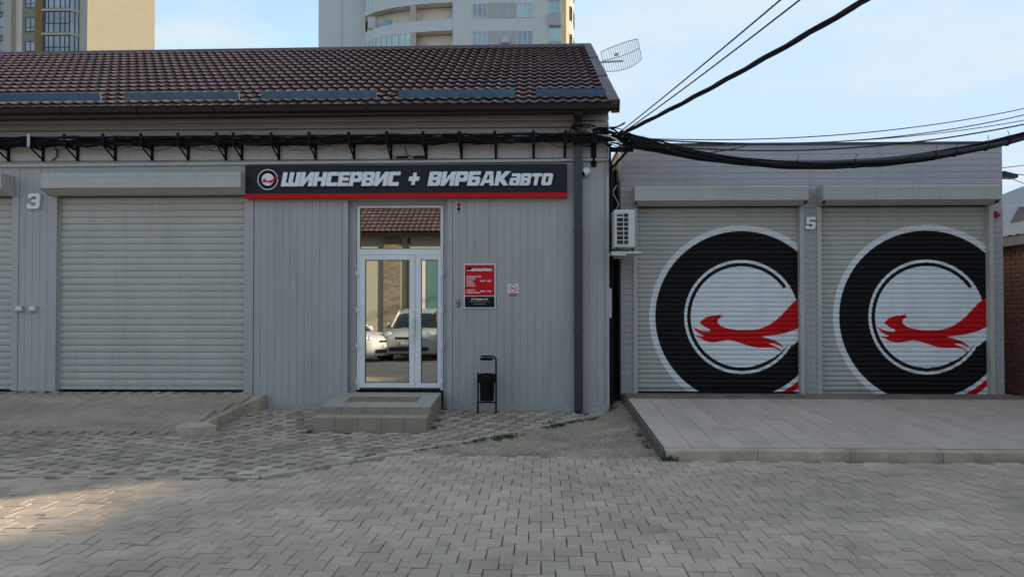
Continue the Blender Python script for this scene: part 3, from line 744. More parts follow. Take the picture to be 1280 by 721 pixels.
# ================================================================ SIGNBOARD with raised letters
sg = empty('shop_sign', (-1.97, -.06, 3.33), 'long navy fascia sign with raised white Cyrillic letters and red lower stripe', 'sign')
m = MB(); m.box(-4.442, .497, -.115, -.016, 3.398, 3.832); m.build('sign_panel', M['sign'], sg)
m = MB(); m.box(-4.445, .500, -.122, -.0165, 3.328, 3.397); m.build('red_stripe', M['red'], sg)
G = {
 'Ш': (1.42, [[(0, 0), (1.42, 0), (1.42, 1), (1.10, 1), (1.10, .24), (.87, .24), (.87, 1), (.55, 1), (.55, .24), (.32, .24), (.32, 1), (0, 1)]]),
 'И': (1.02, [[(0, 0), (.30, 0), (.70, .56), (.70, 0), (1.02, 0), (1.02, 1), (.72, 1), (.32, .44), (.32, 1), (0, 1)]]),
 'Н': (.98, [[(0, 0), (.32, 0), (.32, .38), (.66, .38), (.66, 0), (.98, 0), (.98, 1), (.66, 1), (.66, .63), (.32, .63), (.32, 1), (0, 1)]]),
 'С': (.88, [[(0, .1), (.1, 0), (.88, 0), (.88, .25), (.33, .25), (.33, .75), (.88, .75), (.88, 1), (.1, 1), (0, .9)]]),
 'Е': (.86, [[(0, 0), (.86, 0), (.86, .23), (.32, .23), (.32, .39), (.80, .39), (.80, .61), (.32, .61), (.32, .77), (.86, .77), (.86, 1), (0, 1)]]),
 'Р': (.94, [[(0, 0), (.32, 0), (.32, .29), (.84, .29), (.94, .39), (.94, .9), (.84, 1), (0, 1)], [(.32, .53), (.62, .53), (.62, .77), (.32, .77)]]),
 'В': (.95, [[(0, 0), (.85, 0), (.95, .1), (.95, .43), (.88, .51), (.95, .59), (.95, .9), (.85, 1), (0, 1)], [(.32, .22), (.62, .22), (.62, .41), (.32, .41)], [(.32, .61), (.62, .61), (.62, .79), (.32, .79)]]),
 'Б': (.93, [[(0, 0), (.83, 0), (.93, .1), (.93, .53), (.83, .63), (.32, .63), (.32, .77), (.88, .77), (.88, 1), (0, 1)], [(.32, .22), (.61, .22), (.61, .42), (.32, .42)]]),
 'А': (1.08, [[(0, 0), (.30, 0), (.34, .18), (.74, .18), (.78, 0), (1.08, 0), (.84, 1), (.30, 1)], [(.40, .40), (.68, .40), (.62, .77), (.50, .77)]]),
 'К': (1.08, [[(0, 0), (.32, 0), (.32, .36), (.68, 0), (1.08, 0), (.62, .50), (1.08, 1), (.68, 1), (.32, .64), (.32, 1), (0, 1)]]),
 '+': (.86, [[(.29, 0), (.57, 0), (.57, .30), (.86, .30), (.86, .62), (.57, .62), (.57, .92), (.29, .92), (.29, .62), (0, .62), (0, .30), (.29, .30)]]),
 'а': (.92, [[(0, .1), (.1, 0), (.92, 0), (.92, .9), (.82, 1), (.10, 1), (.10, .79), (.59, .79), (.59, .63), (.1, .63), (0, .53)], [(.32, .2), (.59, .2), (.59, .43), (.32, .43)]]),
 'в': (.92, [[(0, 0), (.82, 0), (.92, .1), (.92, .42), (.85, .5), (.92, .58), (.92, .9), (.82, 1), (0, 1)], [(.33, .21), (.60, .21), (.60, .41), (.33, .41)], [(.33, .61), (.60, .61), (.60, .79), (.33, .79)]]),
 'т': (.90, [[(.29, 0), (.61, 0), (.61, .74), (.90, .74), (.90, 1), (0, 1), (0, .74), (.29, .74)]]),
 'о': (.94, [[(0, .12), (.12, 0), (.82, 0), (.94, .12), (.94, .88), (.82, 1), (.12, 1), (0, .88)], [(.33, .24), (.61, .24), (.61, .76), (.33, .76)]]),
}
SH = .21
def letters(txt, x0, x1, z0, hs, gap=.07):
    tot = sum(G[c][0] * hs[i] for i, c in enumerate(txt)) + gap * (len(txt) - 1) + SH * hs[-1]
    k = (x1 - x0) / tot; x = x0; H = .212
    for i, c in enumerate(txt):
        wd, loops = G[c]; h = hs[i]
        lp = [[((px * h + SH * py * h) * k, py * h * H) for px, py in l] for l in loops]
        put('letter', curve_mesh('letter', lp, .03, .003), M['letter'], sg, (x, -.146, z0)); x += (wd * h + gap) * k
letters('ШИНСЕРВИС', -3.875, -2.035, 3.508, [1] * 9)
letters('+', -1.925, -1.735, 3.520, [.94])
letters('ВИРБАКавто', -1.625, .285, 3.506, [1] * 6 + [.84] * 4)
# round emblem of the sign: ring, disc and leaping red squirrel
lg = empty('logo', (-4.085, -.115, 3.615), parent=sg)
LC = (0, 0)
put('white_ring', curve_mesh('white_ring', [arc(0, 0, .158, -.35, 2 * math.pi - .62, 60) + [(.185, .012), (.158 * math.cos(-.35), .158 * math.sin(-.35))], arc(0, 0, .146, 0, 2 * math.pi, 48)], .012), M['letter'], lg, (-4.085, -.1275, 3.615))
put('black_ring', curve_mesh('black_ring', [arc(0, 0, .1455, 0, 2 * math.pi, 48), arc(0, 0, .0955, 0, 2 * math.pi, 40)], .010), M['black'], lg, (-4.085, -.1255, 3.615))
put('white_disc', curve_mesh('white_disc', [arc(0, 0, .095, 0, 2 * math.pi, 40)], .012), M['letter'], lg, (-4.085, -.1275, 3.615))
SQ = [(117, 257), (132, 241), (150, 228), (170, 219), (190, 213), (215, 211), (235, 208), (250, 202), (240, 216), (268, 217), (247, 225), (230, 236), (225, 247), (229, 258), (240, 270), (257, 281), (280, 289), (330, 298), (375, 301), (420, 300), (455, 297), (480, 292), (512, 280), (540, 265), (572, 243), (600, 219), (625, 192), (650, 165), (670, 143), (690, 126), (722, 105), (820, 45),
      (820, 235), (722, 281), (690, 297), (660, 309), (630, 318), (600, 325), (570, 330), (540, 333), (490, 338), (510, 346), (540, 354), (570, 363), (590, 374), (605, 386), (621, 406), (612, 404), (596, 393), (578, 385), (556, 381), (532, 381), (545, 388), (560, 395), (580, 404), (598, 415), (617, 438), (608, 432), (590, 420), (572, 411), (555, 407), (530, 405), (500, 406), (470, 406), (440, 403), (415, 396), (390, 388), (350, 374), (310, 364), (285, 361), (262, 364), (230, 371), (205, 375), (180, 373), (155, 367), (135, 358), (118, 347), (98, 341), (102, 336), (125, 339), (150, 338), (125, 326), (105, 313), (88, 297), (76, 280), (90, 288), (110, 297), (130, 304), (150, 308), (170, 310), (183, 305), (178, 295), (160, 288), (140, 276)]
sq_small = [((p[0] - 400) / 317 * .105, -(p[1] - 300) / 317 * .105) for p in SQ if p[0] < 700] 
tail = [((722 - 400) / 317 * .105 + .012, .070), ((722 - 400) / 317 * .105 + .04, .028)]
idx_ = [i for i, p in enumerate(SQ) if p[0] < 700]; cut = [i for i, p in enumerate(SQ) if p[0] >= 700][0]
sq_small = sq_small[:cut] + tail + sq_small[cut:]
put('squirrel', curve_mesh('squirrel', [sq_small], .006), M['red'], lg, (-4.068, -.1335, 3.598))

# house numbers
DG = {'5': [(0, .12), (.12, 0), (.82, 0), (.95, .12), (.95, .50), (.82, .62), (.30, .62), (.30, .80), (.92, .80), (.92, 1), (.05, 1), (.05, .43), (.67, .43), (.67, .19), (.28, .19), (.28, .30), (0, .30)],
      '3': [(0, .12), (.12, 0), (.82, 0), (.95, .12), (.95, .43), (.87, .51), (.95, .59), (.95, .88), (.82, 1), (.12, 1), (0, .88), (0, .70), (.28, .70), (.28, .81), (.67, .81), (.67, .60), (.32, .60), (.32, .42), (.67, .42), (.67, .19), (.28, .19), (.28, .31), (0, .31)]}
def number(c, x, y, z, h, label):
    lp = [(p[0] * h * .86 + .1 * p[1] * h, p[1] * h) for p in DG[c]]
    o = put('house_number', curve_mesh('house_number', [lp], .05, .003), M['letter'], None, (x, y - .05, z)); return tag(o, label, 'house number')
number('3', -7.90, -.002, 3.195, .235, 'raised white number 3 on the grey pier left of the plain roller door')

# opening hours board
pb = empty('opening_hours_sign', (-.84, -.015, 1.65), 'red opening hours board with black lower panel beside the entrance', 'sign')
bar(-1.083, -.597, 1.645, 2.325, -.022, -.001, 'backing_board', pb, M['white'], .002)
bar(-1.067, -.613, 1.838, 2.309, -.0255, -.0225, 'red_panel', pb, M['poster_red'], .0005)
bar(-1.067, -.613, 1.661, 1.826, -.0255, -.0225, 'black_panel', pb, M['black'], .0005)
def text(t, x, z, size, mm, par, y=-.0265, align='LEFT', shear=0, off=0, name='lettering'):
    return put(name, curve_mesh(name, text=t, size=size, depth=.0008, align=align, shear=shear, offset=off, res=2), mm, par, (x, y, z))
text('ШИНСЕРВИС', -.962, 2.216, .0475, M['white'], pb, shear=.2, off=.0035)
for k, t in enumerate(('ПОНЕДЕЛЬНИК', 'ВТОРНИК', 'СРЕДА', 'ЧЕТВЕРГ', 'ПЯТНИЦА')): text(t, -1.04, 2.118 - k * .0345, .0285, M['white'], pb, off=.0012)
text('09:00 - 18:00', -.828, 2.054, .031, M['white'], pb, off=.0014)
for k, t in enumerate(('СУББОТА', 'ВОСКРЕСЕНЬЕ')): text(t, -1.04, 1.911 - k * .036, .0285, M['white'], pb, off=.0012)
text('09:00 - 16:00', -.828, 1.895, .031, M['white'], pb, off=.0014)
text('ИП Вирбак А.В.', -.84, 1.772, .036, M['white'], pb, align='CENTER', off=.001)
text('ИНН  ОГРНИП  Телефон', -.84, 1.738, .026, M['plast'], pb, align='CENTER')
text('Шиномонтаж', -.84, 1.704, .028, M['plast'], pb, align='CENTER')
pl = empty('panel_logo', (-.99, -.0256, 2.235), parent=pb)
put('black_disc', curve_mesh('black_disc', [arc(0, 0, .037, 0, 6.2832, 28)], .001), M['black'], pl, (-.995, -.0268, 2.232))
put('squirrel', curve_mesh('squirrel', [[(p[0] * .42, p[1] * .42) for p in sq_small]], .0006), M['white'], pl, (-.995, -.0276, 2.226))
# prohibition notice
ns = empty('notice_plate', (-.325, -.01, 1.82), 'small white and red prohibition notice right of the opening hours board', 'sign')
bar(-.408, -.247, 1.818, 2.018, -.010, -.001, 'plate', ns, M['white'], .001)
put('prohibition_ring', curve_mesh('prohibition_ring', [arc(0, 0, .060, 0, 6.2832, 32), arc(0, 0, .050, 0, 6.2832, 32)], .001), M['red'], ns, (-.3275, -.0115, 1.949))
put('pictogram', curve_mesh('pictogram', [[(-.034, -.008), (.012, -.008), (.012, .006), (-.034, .006)]], .001), M['black'], ns, (-.3275, -.0115, 1.949))
put('pictogram', curve_mesh('pictogram', [[(.016, -.008), (.034, -.008), (.034, .006), (.016, .006)]], .001), M['redlens'], ns, (-.3275, -.0115, 1.949))
put('slash', curve_mesh('slash', [[(-.041, .035), (-.034, .041), (.041, -.034), (.034, -.041)]], .001), M['red'], ns, (-.3275, -.0125, 1.949))
bar(-.400, -.255, 1.826, 1.876, -.0115, -.0105, 'red_band', ns, M['red'], .0003)
text('НЕ КУРИТЬ', -.3275, 1.840, .027, M['white'], ns, y=-.0125, align='CENTER')
# alarm sounder over the board, door bell below
al = empty('alarm_beacon', (-1.16, -.01, 3.14), 'tiny red and black alarm beacon high on the wall right of the transom', 'alarm')
bar(-1.20, -1.122, 3.135, 3.275, -.014, -.001, 'plate', al, M['white'], .003)
q = MB(); q.lathe([(.034, 0), (.034, -.012), (.024, -.03), (.008, -.036)], (-1.161, -.014, 3.235), 14, 'y'); q.build('red_dome', M['redlens'], al, smooth=True)
q = MB(); q.lathe([(.028, 0), (.026, -.02), (.010, -.026)], (-1.161, -.014, 3.168), 14, 'y'); q.build('sounder', M['steel_black'], al, smooth=True)
db = empty('door_bell', (-1.167, -.01, 1.67), 'slim grey intercom button left of the red board', 'door bell')
bar(-1.187, -1.149, 1.668, 1.775, -.022, -.001, 'casing', db, M['pipe'], .004)
bar(-1.178, -1.158, 1.735, 1.765, -.026, -.0225, 'speaker_grille', db, M['plast'], .002); bar(-1.178, -1.158, 1.685, 1.71, -.026, -.0225, 'button', db, M['plast'], .002)
# two switch boxes on the pier
for x0, x1, lb in ((-8.075, -7.958, 'pale switch box on the corner of the pier, left of its twin'), (-7.858, -7.742, 'pale switch box on the middle of the pier, right of its twin')):
    e = empty('switch_box', ((x0 + x1) / 2, -.02, 1.60), lb, 'switch box', 'switch boxes on the pier')
    bar(x0, x1, 1.60, 1.688, -.055, -.0125 if x0 < -8 else -.0005, 'casing', e, M['plast'], .006)
    bar(x0 + .02, x1 - .05, 1.625, 1.668, -.059, -.0555, 'button', e, M['letter'], .002); bar(x1 - .043, x1 - .018, 1.625, 1.668, -.059, -.0555, 'button', e, M['letter'], .002)

# CCTV camera
cc = empty('security_camera', (.80, -.03, 3.70), 'white dome security camera beside the downpipe', 'security camera')
q = MB(); q.lathe([(.058, 0), (.058, -.02), (.05, -.028)], (.80, -.003, 3.735), 20, 'y'); q.build('base', M['upvc'], cc, smooth=True)
q = MB(); d = Vector((-.80, -.28, -.52)).normalized(); c = Vector((.80, -.055, 3.735))
q.tube([c - d * .035, c - d * .015, c + d * .055, c + d * .075], [.045, .06, .06, .052], 18); q.build('housing', M['upvc'], cc, smooth=True)
q = MB(); q.tube([c + d * .0755, c + d * .082], [.047, .040], 18); q.build('lens', M['carglass'], cc, smooth=True)
q = MB(); q.tube([(.755, -.012, 3.86), (.748, -.02, 3.78), (.752, -.03, 3.68), (.78, -.035, 3.635), (.83, -.03, 3.645), (.855, -.015, 3.70)], .008, 6); q.build('lead', M['cable_white'], cc, smooth=True)

# litter bin
bn = empty('litter_bin', (-.715, -.28, .085), 'black litter bin on a tube stand with ashtray against the grey wall', 'litter bin')
by = -.28; bz = .085
q = MB(); q.tube([(-.575, by, bz), (-.575, by, .86), (-.58, by, .895), (-.60, by, .92), (-.64, by, .93), (-.80, by, .93)], .0125, 8)
q.tube([(-.845, by, bz), (-.845, by, .69)], .0125, 8); q.tube([(-.845, by, .245), (-.575, by, .245)], .0105, 8)
q.tube([(-.845, by - .10, bz + .012), (-.845, by + .10, bz + .012)], .012, 8); q.tube([(-.575, by - .10, bz + .012), (-.575, by + .10, bz + .012)], .012, 8)
q.build('stand', M['steel_black'], bn, smooth=True)
q = MB(); q.lathe([(.096, .27), (.104, .275), (.113, .63), (.118, .635), (.118, .65), (.110, .65), (.105, .55), (.0, .45)], (-.71, by, 0), 24); q.build('bucket', M['steel_black'], bn, smooth=True)
q = MB(); vs = []
for k in range(40):
    a = 2 * math.pi * k / 40
    for (r_, z_, am) in ((.112, .672, .006), (.124, .655, .004), (.125, .60, .010), (.127, .555 + .02 * math.sin(3 * a), .014)):
        rr = r_ + am * nz(math.cos(a) * 3, math.sin(a) * 3, 1.3, z_ * 9); vs.append((-.71 + rr * math.cos(a), by + rr * math.sin(a), z_ + .012 * nz(math.cos(a) * 2, math.sin(a) * 2, 1, 4)))
q.mesh(vs, [(4 * k + i, 4 * ((k + 1) % 40) + i, 4 * ((k + 1) % 40) + i + 1, 4 * k + i + 1) for k in range(40) for i in range(3)]); q.build('bin_bag', M['bag'], bn, smooth=True)
q = MB(); q.lathe([(.085, .872), (.098, .876), (.105, .898), (.098, .905), (.0, .885)], (-.715, by, 0), 20); q.tube([(-.715, by, .90), (-.715, by, .925)], .008, 6); q.build('ashtray', M['steel_black'], bn, smooth=True)

# entrance steps
st = empty('entrance_steps', (-2.2, -.7, 0), 'two tiled beige entrance steps with a mat let into the landing', 'steps')
SX0, SX1 = -2.955, -1.425
q = MB()
q.mesh([(SX0 + .01, -.012, -.02), (SX1 - .01, -.012, -.02), (SX1 - .01, -1.225, -.02), (SX0 + .01, -1.225, -.02), (SX0 + .01, -.012, .350), (SX1 - .01, -.012, .350), (SX1 - .01, -1.225, .283), (SX0 + .01, -1.225, .283)],
       [(3, 2, 1, 0), (4, 5, 6, 7), (0, 1, 5, 4), (1, 2, 6, 5), (2, 3, 7, 6), (3, 0, 4, 7)])
q.box(SX0 - .005, SX1 - .015, -1.515, -1.226, -.02, .182); q.build('core', M['grout'], st)
def zl(y): return .352 + .067 * y / 1.22
def lt(name, x0, x1, y0, y1, mm=None, dz=0):
    m = MB(); vs = []
    for b, q_ in ((-.012, 0), (-.002, 0), (0, .002)):
        for x, y in ((x0 + q_, y0 + q_), (x1 - q_, y0 + q_), (x1 - q_, y1 - q_), (x0 + q_, y1 - q_)): vs.append((x, y, zl(y) + .011 + b + dz))
    m.mesh(vs, [(8, 9, 10, 11), (3, 2, 1, 0)] + [(k + i, k + (i + 1) % 4, k + 4 + (i + 1) % 4, k + 4 + i) for k in (0, 4) for i in range(4)]); return m.build(name, mm or M['stile'], st)
mx0, mx1, my0, my1 = -2.70, -1.68, -.86, -.38
tl5 = (SX1 - SX0) / 5
for k in range(5):
    a, b = SX0 + k * tl5 + .002, SX0 + (k + 1) * tl5 - .002
    lt('step_tile', a, b, -1.235, my0 - .004); lt('step_tile', a, b, my1 + .004, -.02)
lt('step_tile', SX0 + .002, mx0 - .004, my0, my1); lt('step_tile', mx1 + .004, SX1 - .002, my0, my1)
for k in range(3):
    ww = (mx1 - mx0) / 3; lt('mat', mx0 + k * ww + .004, mx0 + (k + 1) * ww - .004, my0 + .004, my1 - .004, M['mat'], -.009)
for k in range(5):
    a, b = SX0 + k * tl5 + .002, SX0 + (k + 1) * tl5 - .002
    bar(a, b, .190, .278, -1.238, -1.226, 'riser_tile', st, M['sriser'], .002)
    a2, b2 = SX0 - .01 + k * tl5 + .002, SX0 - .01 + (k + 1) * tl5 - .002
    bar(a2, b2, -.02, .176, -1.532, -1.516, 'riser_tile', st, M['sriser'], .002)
    m = MB(); m.bbox(a2, b2, -1.534, -1.240, .178, .192, .002); m.build('step_tile', M['stile'], st)
for k in range(4):
    ya, yb_ = -.014 - k * .303, -.014 - (k + 1) * .303 + .003
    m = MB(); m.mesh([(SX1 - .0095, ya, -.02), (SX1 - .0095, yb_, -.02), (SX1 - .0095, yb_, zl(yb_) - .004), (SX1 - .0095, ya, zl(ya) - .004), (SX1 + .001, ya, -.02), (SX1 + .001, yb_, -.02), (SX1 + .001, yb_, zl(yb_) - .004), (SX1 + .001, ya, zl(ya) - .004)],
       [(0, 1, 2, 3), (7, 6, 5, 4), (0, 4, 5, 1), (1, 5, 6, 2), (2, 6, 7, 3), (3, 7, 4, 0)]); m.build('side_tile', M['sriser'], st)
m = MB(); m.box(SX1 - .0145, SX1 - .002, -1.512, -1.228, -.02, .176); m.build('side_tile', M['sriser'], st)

# ================================================================ CABLES on the workshop
bxs = [.464, -.014, -.591, -1.12, -1.664, -2.209, -2.78, -3.378, -3.952, -4.528, -4.78, -5.371, -5.939, -6.521, -7.117, -7.664, -8.217]
zb = 4.125
for k, x in enumerate(bxs):
    br = empty('cable_bracket', (x, 0, 3.95), '%s black cable bracket from the downpipe, counting leftwards along the wall' % ORD[k] if k else 'black cable bracket next to the downpipe on its left', 'cable bracket', 'cable brackets along the workshop wall')
    q = MB(); q.box(x - .017, x + .017, -.035, -.006, 3.935, 4.26); q.build('wall_bar', M['steel_black'], br)
    q = MB(); q.box(x - .015, x + .015, -.36, -.036, zb - .03, zb); q.build('arm', M['steel_black'], br)
    q = MB(); q.tube([(x, -.03, 3.955), (x, -.335, zb - .032)], .013, 4); q.build('brace', M['steel_black'], br)
    q = MB(); q.box(x - .022, x + .022, -.372, -.361, zb - .035, 4.285); q.build('hook', M['galv'] if k in (15,) else M['steel_black'], br)
e = empty('cable_bracket', (.90, 0, 3.85), 'large black flat cable bracket between downpipe and wall corner', 'cable bracket')
q = MB(); q.box(.862, .942, -.03, -.02, 3.80, 4.30); q.build('wall_plate', M['steel_black'], e)
q = MB(); q.box(.87, .934, -.36, -.031, zb - .035, zb - .004); q.build('arm', M['steel_black'], e)
q = MB(); q.tube([(.90, -.035, 3.86), (.90, -.33, zb - .03)], .022, 4); q.build('brace', M['steel_black'], e)
q = MB(); q.box(.862, .942, -.374, -.361, zb - .04, 4.31); q.build('hook', M['steel_black'], e)
# bracket reaching past the corner
e = empty('corner_bracket', (1.2, .02, 3.75), 'black steel outrigger bracket carrying the cable bundle past the wall corner', 'cable bracket')
q = MB(); q.box(1.138, 1.50, -.10, -.04, 4.02, 4.085); q.build('arm', M['steel_black'], e)
q = MB(); q.box(1.44, 1.502, -.102, -.038, 4.087, 4.20); q.build('upright', M['steel_black'], e)
q = MB(); q.tube([(1.40, -.07, 4.018), (1.145, -.03, 3.74)], .024, 4); q.build('brace', M['steel_black'], e)
q = MB(); q.box(1.137, 1.16, -.11, .0, 3.70, 4.14); q.build('wall_plate', M['steel_black'], e)
def wob(p0, p1, n, amp, seed, sag=0):
    P = []
    for i in range(n + 1):
        t = i / n; p = Vector(p0).lerp(Vector(p1), t)
        p += Vector((0, nz(t * n * .35, seed, 1.), nz(t * n * .35, seed + 50, 1.))) * amp; p.z -= sag * 4 * t * (1 - t); P.append(p)
    return P
cb = empty('cable_bundle', (-6, -.2, 4.14), 'thick black cable bundle lying on the brackets along the workshop wall', 'cable bundle')
specs = [(-.30, .030, .026), (-.25, .028, .024), (-.20, .034, .024), (-.14, .030, .028), (-.09, .032, .026), (-.28, .078, .022), (-.22, .082, .022), (-.16, .086, .022), (-.12, .084, .020), (-.25, .118, .016), (-.19, .122, .016), (-.31, .105, .011)]
for k, (y, z, r) in enumerate(specs):
    for h_ in (-1, 1):
        y2, z2 = y + h_ * r * .5, z + h_ * r * random.uniform(-.5, .5)
        pts = wob((AX0, y2, zb + z2), (1.05, y2, zb + z2 + .012), 150, .036, k * 7.7 + h_ * 2.9)
        pts += [Vector((1.25, y2 * .8 - .03, zb + z2 + .03)), Vector((1.42, y2 * .5 - .08, zb + z2 * .8 + .04))]
        q = MB(); q.tube(pts, r * random.choice((.42, .55, .66)), 5); q.build('cable', M['cable_grey'] if (k * 2 + h_) % 7 == 3 else M['cable'], cb, smooth=True)
for k in range(16):                                            # loose leads drooping under the bundle
    x = random.uniform(-8, .8); l_ = random.uniform(.25, .9); dz = random.uniform(.02, .11)
    q = MB(); q.tube([(x, -.2, zb + .01), (x + l_ * .25, -.24, zb - dz * .8), (x + l_ * .6, -.22, zb - dz), (x + l_, -.2, zb + .01)], .004, 5); q.build('loose_lead', M['cable'], cb, smooth=True)
q = MB(); q.tube([(-7.45, -.06, 4.16), (-7.42, -.05, 4.08), (-7.44, -.035, 4.0), (-7.52, -.03, 3.945)], .011, 6); q.build('loose_lead', M['cable'], cb, smooth=True)
for x in (-2.02, -1.76): 
    q = MB(); q.tube([(x - .09, -.075, 3.955), (x + .09, -.075, 3.96)], .02, 8); q.tube([(x - .09, -.07, 3.955), (x - .2, -.05, 4.0), (x - .22, -.1, 4.12)], .007, 5); q.build('cable_joint', M['cable'], cb, smooth=True)
# knot of leads at the corner
kn_ = empty('cable_knot', (1.05, -.15, 4.1), 'tangled knot of black leads at the upper right corner of the workshop', 'cables')
for k in range(34):
    a = Vector((random.uniform(.5, 1.2), random.uniform(-.3, -.05), random.uniform(4.12, 4.36))); b = a + Vector((random.uniform(.1, .55), random.uniform(-.1, .1), random.uniform(-.22, .12)))
    m1 = a.lerp(b, .33) + Vector((0, random.uniform(-.08, .05), random.uniform(-.12, .16))); m2 = a.lerp(b, .66) + Vector((0, random.uniform(-.08, .05), random.uniform(-.12, .12)))
    P = []
    for i in range(11):
        t = i / 10; P.append(a * (1 - t) ** 3 + m1 * 3 * t * (1 - t) ** 2 + m2 * 3 * t * t * (1 - t) + b * t ** 3)
    q = MB(); q.tube(P, random.choice((.005, .007, .010, .014)), 5); q.build('lead', M['cable_white'] if k % 9 == 4 else M['cable'], kn_, smooth=True)
q = MB(); q.tube([(.50, -.05, 4.20), (.53, -.10, 4.33), (.60, -.16, 4.40), (.80, -.18, 4.41), (1.0, -.2, 4.36)], .012, 6); q.build('lead', M['cable'], kn_, smooth=True)
q = MB(); q.tube([(.47, -.09, 4.24), (.30, -.05, 4.42)], .003, 4); q.build('lead', M['cable'], kn_)
for dz_ in (0, .05): 
    q = MB(); q.lathe([(.03, 0), (.045, .02), (.03, .04), (.045, .06), (.02, .09)], (1.36, -.07, 4.20 + dz_), 12); q.build('insulator', M['cable'], kn_, smooth=True)
# thick bundle spanning to the right
def span(p0, p1, sag, n, lift=1.0):
    return [Vector(p0).lerp(Vector(p1), i / n) - Vector((0, 0, sag * 4 * (i / n) * (1 - i / n))) for i in range(n + 1)]
PR = Vector((8.62, -1.90, 4.70))
sb = empty('cable_span', (1.42, -.1, 4.15), 'thick sagging bundle of black cables strung across the front of the right building', 'cable bundle')
base = span((1.30, -.10, 4.235), PR, .79, 60)
for k in range(13):
    a0 = k * 2.4; r0 = .010 + .046 * math.sqrt((k + .5) / 13)
    pts = []
    for i, p in enumerate(base):
        a = a0 + i * .11 + .6 * nz(i * .2, k); spread = 1 + 1.0 * max(0, 1 - i / 12) + .25 * nz(i * .3, k, 1, 5)
        pts.append(p + Vector((0, math.cos(a) * r0, math.sin(a) * r0)) * spread)
    q = MB(); q.tube(pts, random.choice((.011, .014, .018)), 5); q.build('cable', M['cable'] if k % 5 else M['cable_grey'], sb, smooth=True)
for i in sorted(random.sample(range(3, 60), 13)):
    p = base[i]; q = MB(); q.lathe([(.070, -.008), (.070, .008)], p, 10, 'x')
    a = random.uniform(0, 6.28); q.tube([p + Vector((0, -.05, .05)), p + Vector((random.uniform(-.05, .05), -.06, .13))], .004, 4); q.build('cable_tie', M['cable'], sb)
q = MB(); q.tube(span((1.42, -.12, 4.08), (3.1, -.42, 4.02), .11, 14), .007, 5); q.build('loose_lead', M['cable'], sb, smooth=True)
# overhead wires
def wire(name, p0, p1, sag, r, label, n=40):
    q = MB(); p0 = Vector(p0); pts = span(p0, p1, sag, n); q.tube(pts, r, 6); o = q.build(name, M['cable'], None, smooth=True, loc=p0); return tag(o, label, 'cable')
PB = {}
def wire3(name, p0, pm, yend, sag, r, label):
    p0 = Vector(p0); pm = Vector(pm); t = (pm.y - p0.y) / (yend - p0.y)
    p1 = p0 + (pm + Vector((0, 0, sag * 4 * t * (1 - t))) - p0) / t
    return wire(name, p0, p1, sag, r, label, 60), p1
def twist(p0, p1, sag, n, r, name, label):
    base_ = span(p0, p1, sag, n); q = MB(); p0 = Vector(p0)
    for k in range(3):
        q.tube([p + Vector((math.cos(i * .55 + k * 2.1), .3, math.sin(i * .55 + k * 2.1))) * (r * .6 * (1 + .5 * nz(i * .25, k))) for i, p in enumerate(base_)], r * .62, 6)
    return tag(q.build(name, M['cable'], None, smooth=True, loc=p0), label, 'cable')
o, e1 = wire3('overhead_cable', (1.40, -.09, 4.33), (2.831, -5.079, 4.261), -16.8, .42, .024, 'x')
bpy.data.objects.remove(o); twist((1.40, -.09, 4.33), e1, .42, 90, .026, 'overhead_cable', 'thick black overhead cable rising to the top edge from the wall corner')
o, e2 = wire3('overhead_wire', (1.26, -.08, 4.29), (2.106, -5.1, 4.261), -16.8, .16, .0085, 'thin overhead wire, upper left one of the pair above the thick cable')
o, e3 = wire3('overhead_wire', (1.33, -.08, 4.30), (2.271, -5.095, 4.261), -16.8, .22, .0085, 'thin overhead wire running just above the thick overhead cable')
po = empty('utility_pole', ((e1.x + e2.x) / 2, -16.95, 0), 'steel utility pole across the yard carrying the overhead wires', 'pole')
pxm = (e1.x + e2.x) / 2
q = MB(); q.tube([(pxm, -16.95, -.05), (pxm, -16.95, max(e1.z, e2.z) + .5)], [.11, .08], 12); q.build('shaft', M['galv'], po, smooth=True)
for p in (e1, e2, e3):
    q = MB(); q.tube([(pxm, -16.93, p.z), (p.x, -16.80, p.z)], .03, 6); q.build('arm', M['galv'], po)
for (p1, sag, r, lb) in (((9.6, 2.6, 5.46), .25, .008, 'topmost thin wire passing behind the right building'), ((9.5, 2.7, 5.34), .30, .009, 'second thin wire from the top passing over the right building'), ((9.3, 2.2, 5.12), .25, .007, 'third thin wire from the top passing over the right building')):
    wire('overhead_wire', (1.45, -.06, 4.23), p1, sag, r, lb)
wire('overhead_wire', (1.60, -.04, 4.15), (8.64, -.75, 4.66), .38, .010, 'lone black wire dipping in front of the right building just above the bundle')

for k, (z0, p1, sg_, lb) in enumerate(((3.86, (11.5, 2.5, 5.0), .12, 'highest thin wire leaving the garage corner floodlight to the right'), (3.80, (11.5, 2.2, 3.95), .10, 'thin wire running level from the garage corner floodlight'), (3.76, (11.5, 2.6, 2.95), .02, 'thin wire dropping to the slate roof from the garage corner floodlight'))):
    wire('corner_wire', (7.37, .57, z0), p1, sg_, .006, lb)
